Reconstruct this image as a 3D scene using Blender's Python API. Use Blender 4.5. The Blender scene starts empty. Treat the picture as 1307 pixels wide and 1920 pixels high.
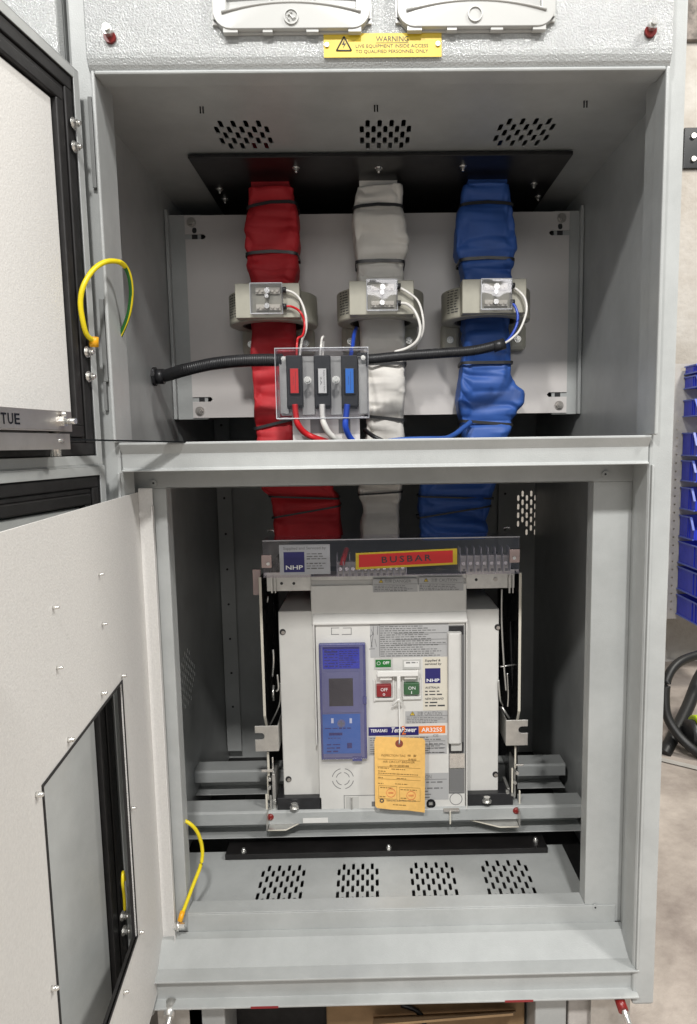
import bpy, bmesh, math, random
from mathutils import Vector, Matrix, noise
random.seed(7)
SC = bpy.context.scene
COL = SC.collection
# ------------------------------------------------------------------ camera
F, CX, CY = 1330.0, 712.7, 994.6
PIT, YAW, ROL = [math.radians(a) for a in (6.962, 0.733, -0.848)]
def rotmat():
    cp, sp = math.cos(PIT), math.sin(PIT); cy, sy = math.cos(YAW), math.sin(YAW); cr, sr = math.cos(ROL), math.sin(ROL)
    A = Matrix(((1,0,0),(0,0,-1),(0,1,0)))
    Y = Matrix(((cy,0,-sy),(0,1,0),(sy,0,cy)))
    Pm = Matrix(((1,0,0),(0,cp,-sp),(0,sp,cp)))
    Z = Matrix(((cr,-sr,0),(sr,cr,0),(0,0,1)))
    return Z @ Pm @ Y @ A
RM = rotmat()
CAM = Vector((0, -1, 1))
cam_data = bpy.data.cameras.new('camera'); cam = bpy.data.objects.new('camera', cam_data); COL.objects.link(cam)
cam_data.sensor_fit = 'VERTICAL'; cam_data.sensor_height = 24; cam_data.lens = F/1920*24
cam_data.shift_x = -(CX-653.5)/1920; cam_data.shift_y = (CY-960)/1920
cam_data.clip_start = 0.02; cam_data.clip_end = 100
r0, r1, r2 = RM[0], RM[1], RM[2]
M4 = Matrix(((r0[0],-r1[0],-r2[0],CAM.x),(r0[1],-r1[1],-r2[1],CAM.y),(r0[2],-r1[2],-r2[2],CAM.z),(0,0,0,1)))
cam.matrix_world = M4
SC.camera = cam
# ------------------------------------------------------------------ light
W = bpy.data.worlds.new('World'); SC.world = W; W.use_nodes = True
wn = W.node_tree.nodes; wl = W.node_tree.links
bg = wn['Background']; bg.inputs[0].default_value = (0.82, 0.88, 0.92, 1); bg.inputs[1].default_value = 0.30
def lamp(name, loc, target, sx, sy, power, col=(1,1,1)):
    d = bpy.data.lights.new(name, 'AREA'); d.shape = 'RECTANGLE'; d.size = sx; d.size_y = sy; d.energy = power; d.color = col
    o = bpy.data.objects.new(name, d); COL.objects.link(o); o.location = loc
    o.rotation_euler = (Vector(target)-Vector(loc)).to_track_quat('-Z', 'Y').to_euler()
    return o
lamp('ceiling_or_fill_lamp', (-1.35, -3.0, 3.72), (0, 0, 1.0), 0.24, 0.24, 66, (1, 0.985, 0.96))
lamp('ceiling_or_fill_lamp', (0.25, -3.0, 3.75), (0, 0, 1.0), 0.24, 0.24, 102, (1, 0.985, 0.96))
lamp('ceiling_or_fill_lamp', (2.0, -1.4, 3.3), (-0.2, -0.2, 1.0), 0.35, 0.35, 49, (1, 0.975, 0.94))
lamp('ceiling_or_fill_lamp', (0.4, -4.5, 2.6), (0, 0, 1.0), 2.0, 0.8, 26, (1, 0.97, 0.93))  # broad soft fill, added to brighten front faces inside the bays
lamp('ceiling_or_fill_lamp', (2.2, 0.2, 3.6), (1.6, 1.6, 0.6), 0.6, 0.6, 75, (1, 0.96, 0.88))
SC.view_settings.view_transform = 'Standard'; SC.view_settings.look = 'None'; SC.view_settings.exposure = 0.15; SC.view_settings.gamma = 1
try: SC.view_settings.use_curve_mapping = False
except Exception: pass
SC.render.engine = 'CYCLES'
SC.cycles.max_bounces = 8; SC.cycles.transparent_max_bounces = 16
# ------------------------------------------------------------------ pixel -> place on a known plane
def ray(px, py):
    v = RM.transposed() @ Vector(((px-CX)/F, (py-CY)/F, 1.0))
    return v
def P(px, py, Y):
    v = ray(px, py); return CAM + v*((Y-CAM.y)/v.y)
def PX(px, py, X):
    v = ray(px, py); return CAM + v*((X-CAM.x)/v.x)
def PZ(px, py, Z):
    v = ray(px, py); return CAM + v*((Z-CAM.z)/v.z)
def rect(a, b, c, d, Y):
    """photo rectangle a..c, b..d on the plane Y -> x0,x1,z0,z1"""
    my = (b+d)/2; mx = (a+c)/2
    return P(a, my, Y).x, P(c, my, Y).x, P(mx, d, Y).z, P(mx, b, Y).z
# ------------------------------------------------------------------ materials
def mat(name, col, rough=0.5, metal=0.0, bump=None, var=None, alpha=None, spec=0.5, coat=0, emis=None, trans=0):
    m = bpy.data.materials.new(name); m.use_nodes = True
    nt = m.node_tree; b = nt.nodes['Principled BSDF']
    b.inputs['Base Color'].default_value = (*col, 1); b.inputs['Roughness'].default_value = rough
    b.inputs['Metallic'].default_value = metal; b.inputs['Specular IOR Level'].default_value = spec
    b.inputs['Coat Weight'].default_value = coat
    if alpha is not None: b.inputs['Alpha'].default_value = alpha
    tc = nt.nodes.new('ShaderNodeTexCoord')
    if var:
        scale, amt = var[0], var[1]
        n = nt.nodes.new('ShaderNodeTexNoise'); n.inputs['Scale'].default_value = scale; n.inputs['Detail'].default_value = 8; n.inputs['Roughness'].default_value = 0.65
        nt.links.new(tc.outputs['Object'], n.inputs['Vector'])
        mx = nt.nodes.new('ShaderNodeMix'); mx.data_type = 'RGBA'
        c2 = var[2] if len(var) > 2 else tuple(c*(1-amt) for c in col)
        c1 = col if len(var) > 2 else tuple(min(1, c*(1+amt*0.6)) for c in col)
        mx.inputs[6].default_value = (*c1, 1); mx.inputs[7].default_value = (*c2, 1)
        rp = nt.nodes.new('ShaderNodeMapRange'); rp.inputs[1].default_value = 0.35; rp.inputs[2].default_value = 0.65
        nt.links.new(n.outputs[0], rp.inputs[0]); nt.links.new(rp.outputs[0], mx.inputs[0])
        nt.links.new(mx.outputs[2], b.inputs['Base Color'])
        rr = nt.nodes.new('ShaderNodeMapRange'); rr.inputs[3].default_value = max(0.02, rough-0.08); rr.inputs[4].default_value = min(1, rough+0.1)
        nt.links.new(n.outputs[0], rr.inputs[0]); nt.links.new(rr.outputs[0], b.inputs['Roughness'])
    if bump:
        last = None
        for (scale, strength, dist) in bump:
            n = nt.nodes.new('ShaderNodeTexNoise'); n.inputs['Scale'].default_value = scale; n.inputs['Detail'].default_value = 2
            nt.links.new(tc.outputs['Object'], n.inputs['Vector'])
            bp = nt.nodes.new('ShaderNodeBump'); bp.inputs['Strength'].default_value = strength; bp.inputs['Distance'].default_value = dist
            nt.links.new(n.outputs[0], bp.inputs['Height'])
            if last: nt.links.new(last.outputs[0], bp.inputs['Normal'])
            last = bp
        nt.links.new(last.outputs[0], b.inputs['Normal'])
    return m
def clear_mat(name, tint, base, rough=0.05, streak=False):
    """thin clear sheet: mostly see-through, mirror-like at grazing angles"""
    m = bpy.data.materials.new(name); m.use_nodes = True; nt = m.node_tree
    for n in list(nt.nodes): nt.nodes.remove(n)
    out = nt.nodes.new('ShaderNodeOutputMaterial'); mx = nt.nodes.new('ShaderNodeMixShader')
    t = nt.nodes.new('ShaderNodeBsdfTransparent'); t.inputs[0].default_value = (*tint, 1)
    g = nt.nodes.new('ShaderNodeBsdfGlossy'); g.inputs['Roughness'].default_value = rough; g.inputs[0].default_value = (0.95, 0.95, 1, 1)
    lw = nt.nodes.new('ShaderNodeLayerWeight'); lw.inputs[0].default_value = 0.35
    mr = nt.nodes.new('ShaderNodeMapRange'); mr.inputs[3].default_value = base; mr.inputs[4].default_value = 0.85
    nt.links.new(lw.outputs['Facing'], mr.inputs[0]); nt.links.new(mr.outputs[0], mx.inputs[0])
    nt.links.new(t.outputs[0], mx.inputs[1]); nt.links.new(g.outputs[0], mx.inputs[2]); nt.links.new(mx.outputs[0], out.inputs[0])
    tc = nt.nodes.new('ShaderNodeTexCoord'); n = nt.nodes.new('ShaderNodeTexNoise'); n.inputs['Scale'].default_value = 14
    bp = nt.nodes.new('ShaderNodeBump'); bp.inputs['Strength'].default_value = 0.5; bp.inputs['Distance'].default_value = 0.006
    nt.links.new(tc.outputs['Object'], n.inputs['Vector']); nt.links.new(n.outputs[0], bp.inputs['Height']); nt.links.new(bp.outputs[0], g.inputs['Normal'])
    return m
G = {}
G['grey'] = mat('grey_powder_coat', (0.42, 0.432, 0.424), 0.34, bump=[(550, 0.35, 0.0007), (14, 0.12, 0.006)], var=(9, 0.11))
G['hingeg'] = mat('grey_hinge_steel', (0.24, 0.245, 0.24), 0.45, var=(20, 0.1))
G['glit'] = mat('grey_textured_paint', (0.40, 0.41, 0.405), 0.13, spec=0.7, bump=[(480, 0.9, 0.0015)], var=(7, 0.09))
G['white'] = mat('white_textured_coat', (0.70, 0.685, 0.66), 0.5, bump=[(420, 0.3, 0.0012)], var=(260, 0.06))
G['pan'] = mat('white_plate_coat', (0.62, 0.59, 0.57), 0.33, bump=[(800, 0.15, 0.0004)], var=(8, 0.04))
G['blk'] = mat('black_rubber', (0.014, 0.013, 0.013), 0.55, var=(40, 0.4), bump=[(60, 0.2, 0.001)])
G['gland'] = mat('black_board', (0.012, 0.011, 0.011), 0.3, var=(30, 0.3))
G['blkp'] = mat('black_plastic', (0.022, 0.022, 0.024), 0.38, var=(50, 0.3))
G['dark'] = mat('dark_steel', (0.02, 0.021, 0.023), 0.25, 0.6, var=(20, 0.4))
G['zinc'] = mat('zinc_plated_steel', (0.60, 0.59, 0.56), 0.32, 0.75, var=(45, 0.12))
G['bright'] = mat('bright_steel', (0.75, 0.74, 0.71), 0.25, 0.85, var=(80, 0.1))
G['stain'] = mat('brushed_stainless', (0.50, 0.47, 0.44), 0.36, 0.85, var=(18, 0.12), bump=[(500, 0.1, 0.0005)])
G['red'] = mat('red_sleeve', (0.50, 0.018, 0.026), 0.66, bump=[(700, 0.15, 0.0005)], var=(12, 0.12))
G['wht'] = mat('white_sleeve', (0.76, 0.73, 0.68), 0.6, bump=[(700, 0.15, 0.0005)], var=(12, 0.06))
G['blu'] = mat('blue_sleeve', (0.035, 0.11, 0.40), 0.55, bump=[(700, 0.15, 0.0005)], var=(12, 0.12))
G['ct'] = mat('beige_resin', (0.38, 0.365, 0.30), 0.35, var=(25, 0.08), bump=[(300, 0.1, 0.0006)])
G['ctin'] = mat('dark_core', (0.05, 0.045, 0.04), 0.6)
G['foot'] = mat('pale_foot', (0.50, 0.48, 0.40), 0.5, var=(30, 0.05))
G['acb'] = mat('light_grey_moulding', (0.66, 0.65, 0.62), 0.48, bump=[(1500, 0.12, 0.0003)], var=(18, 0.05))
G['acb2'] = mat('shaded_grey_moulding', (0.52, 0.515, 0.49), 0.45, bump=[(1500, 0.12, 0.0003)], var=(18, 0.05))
G['ink'] = mat('dark_ink', (0.05, 0.05, 0.055), 0.6)
G['inkg'] = mat('grey_ink', (0.17, 0.17, 0.17), 0.6)
G['inkb'] = mat('brown_ink', (0.22, 0.12, 0.03), 0.6)
G['inkr'] = mat('red_ink', (0.65, 0.12, 0.06), 0.6)
G['wink'] = mat('white_ink', (0.85, 0.85, 0.85), 0.5)
G['yel'] = mat('yellow_plate', (0.72, 0.52, 0.03), 0.4, var=(20, 0.06))
G['stick'] = mat('silver_label', (0.45, 0.46, 0.49), 0.4, 0.1, var=(20, 0.05))
G['lab'] = mat('grey_label', (0.42, 0.42, 0.42), 0.45)
G['cream'] = mat('cream_label', (0.66, 0.62, 0.53), 0.5)
G['navy'] = mat('navy_print', (0.02, 0.018, 0.14), 0.4)
G['orange'] = mat('orange_print', (0.85, 0.22, 0.035), 0.45)
G['redl'] = mat('red_label', (0.72, 0.025, 0.025), 0.4)
G['blul'] = mat('blue_label', (0.03, 0.22, 0.72), 0.4)
G['whl'] = mat('white_label', (0.78, 0.77, 0.74), 0.5)
G['tag'] = mat('manila_tag', (0.80, 0.48, 0.14), 0.65, var=(90, 0.08), bump=[(200, 0.2, 0.0006)])
G['tagr'] = mat('tag_eyelet', (0.22, 0.05, 0.03), 0.6)
G['grn'] = mat('green_plastic', (0.01, 0.16, 0.025), 0.35)
G['grn2'] = mat('green_button', (0.04, 0.115, 0.05), 0.4)
G['redb'] = mat('red_button', (0.24, 0.016, 0.02), 0.4)
G['screen'] = mat('lcd_screen', (0.03, 0.028, 0.026), 0.18)
G['rel'] = mat('lilac_panel', (0.17, 0.17, 0.28), 0.35)
G['relf'] = mat('violet_frame', (0.075, 0.08, 0.22), 0.25)
G['relb'] = mat('blue_panel', (0.035, 0.15, 0.42), 0.35)
G['relt'] = mat('deep_blue_panel', (0.022, 0.04, 0.42), 0.35)
G['wirey'] = mat('yellow_insulation', (0.78, 0.62, 0.01), 0.35)
G['wireg'] = mat('green_insulation', (0.015, 0.12, 0.02), 0.4)
G['lug'] = mat('amber_lug', (0.85, 0.40, 0.01), 0.35)
G['wr'] = mat('red_wire', (0.55, 0.015, 0.02), 0.35)
G['ww'] = mat('white_wire', (0.72, 0.70, 0.66), 0.35)
G['wb'] = mat('blue_wire', (0.02, 0.07, 0.45), 0.35)
G['pink'] = mat('pink_clip', (0.50, 0.38, 0.36), 0.4)
G['edge'] = mat('clear_plastic_edge', (0.75, 0.77, 0.8), 0.15, alpha=0.55)
G['clear'] = clear_mat('clear_polycarbonate', (0.93, 0.93, 0.94), 0.035)
G['clear2'] = clear_mat('smoked_clear_cover', (0.97, 0.95, 0.97), 0.03, 0.08)
G['cardb'] = mat('cardboard', (0.27, 0.17, 0.085), 0.8, var=(25, 0.15), bump=[(150, 0.2, 0.001)])
G['bin'] = mat('blue_bin_plastic', (0.018, 0.035, 0.50), 0.35, var=(20, 0.15))
G['conc'] = mat('cast_concrete', (0.47, 0.445, 0.41), 0.85, var=(5, 0.25, (0.36, 0.325, 0.285)), bump=[(40, 0.4, 0.01), (300, 0.2, 0.002)])
G['floor'] = mat('worn_concrete', (0.50, 0.44, 0.385), 0.75, var=(3.5, 0.3, (0.24, 0.20, 0.175)), bump=[(60, 0.3, 0.006), (400, 0.2, 0.002)])
G['hose'] = mat('black_hose', (0.009, 0.009, 0.009), 0.45)
G['lime'] = mat('lime_plastic', (0.45, 0.60, 0.01), 0.4)
G['timber'] = mat('painted_timber', (0.52, 0.49, 0.46), 0.7, var=(30, 0.15))
G['panel'] = mat('louvre_panel', (0.42, 0.40, 0.37), 0.5, var=(15, 0.15))
G['wallv'] = mat('dark_mottled_board', (0.20, 0.17, 0.15), 0.7, var=(30, 0.5), bump=[(80, 0.3, 0.004)])
G['insul'] = mat('grille_plastic', (0.52, 0.52, 0.50), 0.22, var=(10, 0.04), spec=0.6)
G['mesh'] = mat('filter_mat', (0.03, 0.028, 0.026), 0.9)
G['vanish'] = mat('dark_red_plastic', (0.20, 0.012, 0.01), 0.3)
# ------------------------------------------------------------------ objects
def tag(o, label=None, cat=None, group=None, kind=None):
    if label: o['label'] = label
    if cat: o['category'] = cat
    if group: o['group'] = group
    if kind: o['kind'] = kind
    return o
def thing(name, label, cat, loc, group=None):
    o = bpy.data.objects.new(name, None); COL.objects.link(o); o.location = loc; o.empty_display_size = 0.05
    return tag(o, label, cat, group)
def wloc(o):
    v = Vector((0,0,0))
    while o is not None: v += Vector(o.location); o = o.parent
    return v
class MB:
    def __init__(s, xf=None):
        s.v = []; s.f = []; s.sm = []; s.mi = []; s.cur = 0; s.xf = xf
    def add(s, vs, fs, smooth=False):
        n = len(s.v)
        s.v += [tuple(s.xf(*v)) if s.xf else tuple(v) for v in vs]
        s.f += [tuple(i+n for i in f) for f in fs]; s.sm += [smooth]*len(fs); s.mi += [s.cur]*len(fs)
        return s
    def box(s, x0, x1, y0, y1, z0, z1):
        if x0 > x1: x0, x1 = x1, x0
        if y0 > y1: y0, y1 = y1, y0
        if z0 > z1: z0, z1 = z1, z0
        vs = [(x0,y0,z0),(x1,y0,z0),(x1,y1,z0),(x0,y1,z0),(x0,y0,z1),(x1,y0,z1),(x1,y1,z1),(x0,y1,z1)]
        return s.add(vs, [(0,3,2,1),(4,5,6,7),(0,1,5,4),(1,2,6,5),(2,3,7,6),(3,0,4,7)])
    def R(s, a, b, c, d, Y, th=0.002, back=True):
        """box whose front is the photo rectangle on plane Y"""
        x0, x1, z0, z1 = rect(a, b, c, d, Y); return s.box(x0, x1, Y, Y+th, z0, z1)
    def prism(s, pts, axis, a, b, smooth=False):
        """polygon extruded along axis from a to b; pts in the two other axes"""
        def m(p, t):
            return (t, p[0], p[1]) if axis == 'x' else (p[0], t, p[1]) if axis == 'y' else (p[0], p[1], t)
        n = len(pts); vs = [m(p, a) for p in pts]+[m(p, b) for p in pts]
        fs = [tuple(range(n)), tuple(range(2*n-1, n-1, -1))]
        s.add(vs, fs)
        k = len(s.v)-2*n
        for i in range(n):
            j = (i+1) % n
            s.f.append((k+i, k+n+i, k+n+j, k+j)); s.sm.append(smooth); s.mi.append(s.cur)
        return s
    def cyl(s, c, r, h, axis='y', n=20, r2=None, smooth=True):
        r2 = r if r2 is None else r2; vs = []
        for t, rr in ((0, r), (h, r2)):
            for i in range(n):
                a = 2*math.pi*i/n; p, q = rr*math.cos(a), rr*math.sin(a)
                vs.append((c[0]+p, c[1]+t, c[2]+q) if axis == 'y' else (c[0]+t, c[1]+p, c[2]+q) if axis == 'x' else (c[0]+p, c[1]+q, c[2]+t))
        s.add(vs, [tuple(range(n)), tuple(range(2*n-1, n-1, -1))])
        k = len(s.v)-2*n
        for i in range(n):
            j = (i+1) % n; s.f.append((k+i, k+n+i, k+n+j, k+j)); s.sm.append(smooth and n > 8); s.mi.append(s.cur)
        return s
    def ring(s, c, ro, ri, h, axis='y', n=32):
        vs = []
        for t in (0, h):
            for rr in (ro, ri):
                for i in range(n):
                    a = 2*math.pi*i/n; p, q = rr*math.cos(a), rr*math.sin(a)
                    vs.append((c[0]+p, c[1]+t, c[2]+q) if axis == 'y' else (c[0]+t, c[1]+p, c[2]+q) if axis == 'x' else (c[0]+p, c[1]+q, c[2]+t))
        fs = []
        for i in range(n):
            j = (i+1) % n
            fs += [(i, j, n+j, n+i), (2*n+i, 3*n+i, 3*n+j, 2*n+j), (i, 2*n+i, 2*n+j, j), (n+i, n+j, 3*n+j, 3*n+i)]
        return s.add(vs, fs)
    def sphere(s, c, r, n=10, sy=1):
        vs = []; fs = []
        for i in range(n+1):
            th = math.pi*i/n
            for j in range(2*n):
                ph = math.pi*j/n; vs.append((c[0]+r*math.sin(th)*math.cos(ph), c[1]+r*sy*math.sin(th)*math.sin(ph), c[2]+r*math.cos(th)))
        for i in range(n):
            for j in range(2*n):
                k = (j+1) % (2*n); fs.append((i*2*n+j, i*2*n+k, (i+1)*2*n+k, (i+1)*2*n+j))
        return s.add(vs, fs, True)
    def tube(s, pts, r, n=10, spline=True, ribs=None, cap=True):
        pts = [Vector(p) for p in pts]
        if spline and len(pts) > 2: pts = smooth_path(pts, 10)
        if ribs:
            L = [0]
            for a, b in zip(pts, pts[1:]): L.append(L[-1]+(b-a).length)
            m = int(L[-1]/ribs*4); q = []
            for i in range(m+1):
                t = L[-1]*i/m; k = 0
                while k < len(L)-2 and L[k+1] < t: k += 1
                q.append(pts[k].lerp(pts[k+1], (t-L[k])/max(1e-9, L[k+1]-L[k])))
            pts = q
        vs = []; fs = []; up = Vector((0.13, 0.31, 0.94)); m = len(pts)
        for i, p in enumerate(pts):
            t = (pts[min(i+1, m-1)]-pts[max(i-1, 0)]).normalized()
            a = t.cross(up)
            if a.length < 0.1: a = t.cross(Vector((1,0,0)))
            a.normalize(); b = t.cross(a).normalized(); up = -a.cross(t) if False else up
            rr = r[i] if isinstance(r, (list, tuple)) else r
            if ribs: rr = r*(1.0 if i % 4 in (0, 1) else 0.93)
            for k in range(n):
                an = 2*math.pi*k/n; v = p + a*(rr*math.cos(an)) + b*(rr*math.sin(an)); vs.append((v.x, v.y, v.z))
        for i in range(m-1):
            for k in range(n):
                l = (k+1) % n; fs.append((i*n+k, i*n+l, (i+1)*n+l, (i+1)*n+k))
        s.add(vs, fs, True)
        if cap:
            k0 = len(s.v)-m*n
            s.f += [tuple(k0+i for i in range(n-1, -1, -1)), tuple(k0+(m-1)*n+i for i in range(n))]; s.sm += [False]*2; s.mi += [s.cur]*2
        return s
    def build(s, name, m, parent=None, bevel=0, seg=2, sub=0):
        me = bpy.data.meshes.new(name)
        off = wloc(parent) if parent is not None else Vector((0,0,0))
        base = Vector((0,0,0))
        if parent is None and s.v:
            xs = [v[0] for v in s.v]; ys = [v[1] for v in s.v]; zs = [v[2] for v in s.v]
            base = Vector(((min(xs)+max(xs))/2, (min(ys)+max(ys))/2, min(zs))); off = base
        me.from_pydata([(v[0]-off.x, v[1]-off.y, v[2]-off.z) for v in s.v], [], s.f)
        me.polygons.foreach_set('use_smooth', s.sm)
        ms = m if isinstance(m, (list, tuple)) else [m]
        for x in ms: me.materials.append(G[x] if isinstance(x, str) else x)
        me.polygons.foreach_set('material_index', s.mi)
        me.update()
        bm = bmesh.new(); bm.from_mesh(me); bmesh.ops.recalc_face_normals(bm, faces=bm.faces); bm.to_mesh(me); bm.free()
        o = bpy.data.objects.new(name, me); COL.objects.link(o)
        if parent is not None: o.parent = parent
        else: o.location = base
        if bevel:
            b = o.modifiers.new('bevel', 'BEVEL'); b.width = bevel; b.segments = seg; b.limit_method = 'ANGLE'; b.angle_limit = 0.7
        return o
def smooth_path(p, k=8):
    out = []; n = len(p)
    for i in range(n-1):
        a = p[max(i-1, 0)]; b = p[i]; c = p[i+1]; d = p[min(i+2, n-1)]
        for j in range(k):
            t = j/k
            out.append(0.5*((2*b)+(c-a)*t+(2*a-5*b+4*c-d)*t*t+(3*b-a-3*c+d)*t**3))
    out.append(p[-1]); return out
def plate(outline, holes, thick, mapf):
    """flat sheet with real holes; 2D loops, mapf(u,v,t) -> xyz"""
    from mathutils.geometry import delaunay_2d_cdt
    co = []; fc = []
    for loop in [outline]+holes:
        if sum(a[0]*b[1]-b[0]*a[1] for a, b in zip(loop, loop[1:]+loop[:1])) < 0: loop = loop[::-1]
        k = len(co); co += [Vector((p[0], p[1])) for p in loop]; fc.append(list(range(k, len(co))))
    vs, es, fs, ov, oe, of = delaunay_2d_cdt(co, [], fc, 1, 1e-7)
    keep = []
    for f, o in zip(fs, of):
        if o == [0] or (0 in o and len(o) == 1): keep.append(tuple(f))
    n = len(vs); cnt = {}
    for f in keep:
        for i in range(len(f)):
            a, b = f[i], f[(i+1) % len(f)]; cnt.setdefault((min(a, b), max(a, b)), []).append((a, b))
    bd = [v[0] for v in cnt.values() if len(v) == 1]
    V = [tuple(mapf(v.x, v.y, 0)) for v in vs]+[tuple(mapf(v.x, v.y, thick)) for v in vs]
    FS = keep+[tuple(i+n for i in reversed(f)) for f in keep]+[(a, b, b+n, a+n) for a, b in bd]
    used = sorted({i for f in FS for i in f}); mp = {k: i for i, k in enumerate(used)}
    return [V[i] for i in used], [tuple(mp[i] for i in f) for f in FS]
def slot(cx, cy, w, l, n=4):
    """rounded slot, long along v"""
    r = w/2; pts = []
    for i in range(n+1):
        a = math.pi*i/n; pts.append((cx+r*math.cos(a), cy+l/2-r+r*math.sin(a)))
    for i in range(n+1):
        a = math.pi+math.pi*i/n; pts.append((cx+r*math.cos(a), cy-l/2+r+r*math.sin(a)))
    return pts
FONTC = {}
def text_mb(mb, s, x0, x1, z0, z1, Y, th=0.0003, bold=False, rot=0, slant=0, keep=False, xf=None, space=1.0):
    """lettering facing -y filling the given rectangle; rot in degrees (90 = reads upward)"""
    c = bpy.data.curves.new('t', 'FONT'); c.body = s; c.size = 1; c.resolution_u = 2; c.shear = slant; c.space_character = space
    if bold: c.offset = 0.018
    o = bpy.data.objects.new('t', c); COL.objects.link(o)
    dg = bpy.context.evaluated_depsgraph_get(); me = bpy.data.meshes.new_from_object(o.evaluated_get(dg))
    vs = [(v.co.x, v.co.y) for v in me.vertices]; fs = [tuple(p.vertices) for p in me.polygons]
    bpy.data.objects.remove(o); bpy.data.curves.remove(c); bpy.data.meshes.remove(me)
    if not vs: return
    if rot == 90: vs = [(-b, a) for a, b in vs]
    if rot == -90: vs = [(b, -a) for a, b in vs]
    a0 = min(v[0] for v in vs); a1 = max(v[0] for v in vs); b0 = min(v[1] for v in vs); b1 = max(v[1] for v in vs)
    sx = (x1-x0)/(a1-a0); sz = (z1-z0)/(b1-b0)
    ox, oz = x0, z0
    if keep:
        k = min(sx, sz); ox += ((x1-x0)-k*(a1-a0))/2; oz += ((z1-z0)-k*(b1-b0))/2; sx = sz = k
    V = [(ox+(v[0]-a0)*sx, Y-th, oz+(v[1]-b0)*sz) for v in vs]
    if xf: V = [xf(*v) for v in V]
    mb.add(V, fs)
def TX(mb, s, a, b, c, d, Y, **k):
    x0, x1, z0, z1 = rect(a, b, c, d, Y); text_mb(mb, s, x0, x1, z0, z1, Y, **k)
def fine(mb, a, b, c, d, Y, rows, fill=0.8, th=0.0003, seed=1):
    """rows of print too small to read in the photograph"""
    rnd = random.Random(seed); x0, x1, z0, z1 = rect(a, b, c, d, Y); h = (z1-z0)/rows
    for i in range(rows):
        z = z1-(i+0.5)*h; x = x0; end = x0+(x1-x0)*(fill+(1-fill)*rnd.random())
        while x < end:
            w = h*rnd.uniform(0.6, 2.4); w = min(w, x1-x)
            if w < h*0.3: break
            k = h*0.20*rnd.uniform(0.7, 1.2)
            mb.box(x, x+w, Y-th, Y-th*0.2, z-k, z+k); x += w+h*0.45
def hexbolt(mb, c, r, axis='y', sgn=-1, washer=True):
    x, y, z = c
    if axis == 'y':
        if washer: mb.cyl((x, y+(0 if sgn > 0 else -r*0.25), z), r*1.45, r*0.25, 'y', 20)
        mb.cyl((x, y+(r*0.25 if sgn > 0 else -r*0.95), z), r, r*0.7, 'y', 6)
        mb.cyl((x, y+(r*0.95 if sgn > 0 else -r*1.3), z), r*0.5, r*0.36, 'y', 12)
    elif axis == 'z':
        if washer: mb.cyl((x, y, z-r*0.25), r*1.5, r*0.25, 'z', 16)
        mb.cyl((x, y, z-r*0.95), r, r*0.7, 'z', 6)
        mb.cyl((x, y, z-r*1.9), r*0.5, r*0.95, 'z', 10)
# ------------------------------------------------------------------ key dimensions (metres)
XL, XR = -0.385, 0.420           # inside faces of the side walls
YR = 0.80                        # rear wall
YI = 0.078                       # inner frame of lower compartment
YP = 0.430                       # mounting plate
zTop = (P(300,150,0).z+P(1100,146,0).z)/2
zMidT = (P(300,828,0).z+P(1150,818,0).z)/2
zMidB = (P(300,884,0).z+P(1150,871,0).z)/2
zBotT = (P(400,1836,0).z+P(1150,1814,0).z)/2
zBotB = (P(400,1884,0).z+P(1150,1864,0).z)/2
xUL = P(205,480,0).x; xUR = P(1229,480,0).x
xLL = P(227,905,0).x; xLR = (P(1222,900,0).x+P(1190,1790,0).x)/2
print('dims', zTop, zMidT, zMidB, zBotT, zBotB, xUL, xUR, xLL, xLR)
xOL = P(122,20,0).x; xOR = (P(1290,0,0).x+P(1229,1900,0).x)/2
zCeil = zTop+0.006
# ------------------------------------------------------------------ ground and wall
fl = MB().box(-4, 6, -3, 2.14, -0.05, 0).build('floor', 'floor'); tag(fl, kind='structure')
bw = MB().box(-3, 5, 2.14, 2.34, 0, 3.4).build('concrete_wall', 'conc', bevel=0.004)
tag(bw, 'pale cast concrete wall behind the cabinet, seen along the right edge', 'wall')
# ------------------------------------------------------------------ the switchboard cabinet
cab = thing('switchboard_cabinet', 'grey steel switchboard cabinet with open doors, breaker bay below and busbar bay above', 'cabinet', (0.02, 0.4, zBotB))
def part(mb, name, m, bevel=0, parent=None, label=None):
    o = mb.build(name, m, parent or cab, bevel)
    if label: o['label'] = label
    return o
zFl = P(750, 1738, YI).z          # ledge behind the bottom rail
zHi = 1.95
# posts
def post(x0, x1):
    return MB().box(x0, x1, 0, 0.055, zBotB-0.02, zHi)
part(post(xUR+0.000, xOR), 'post', 'grey', 0.005)
part(post(xOL, xUL), 'post', 'grey', 0.005)
# header, mid rail, bottom rail
part(MB().box(xUL, xUR, 0.0, 0.012, zTop+0.004, zTop+0.20), 'header', 'grey', 0.002)
mr = MB()
mr.prism([(-0.010, zMidT), (-0.010, zMidT-0.003), (0.0, zMidT-0.016), (0.0, zMidB+0.004), (-0.004, zMidB+0.002), (-0.004, zMidB), (0.05, zMidB), (0.05, zMidB+0.002), (0.006, zMidB+0.006), (0.006, zMidT-0.003), (0.022, zMidT-0.003), (0.022, zMidT)], 'x', xUL+0.001, xUR-0.001)
part(mr, 'middle_rail', 'grey', 0.0014)
br = MB(); h = zBotT-zBotB
br.prism([(-0.006, zBotT), (-0.006, zBotT-0.003), (0.008, zBotT-0.004), (0.008, zBotB+0.004), (-0.010, zBotB+0.003), (-0.010, zBotB), (0.07, zBotB), (0.07, zBotB+0.003), (0.012, zBotB+0.006), (0.012, zBotT-0.004), (0.06, zFl), (YI-0.002, zFl), (YI-0.002, zFl+0.002), (0.058, zFl+0.002), (0.020, zBotT+0.001)], 'x', xLL-0.03, xLR+0.004)
part(br, 'bottom_rail', 'grey', 0.0008)
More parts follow.
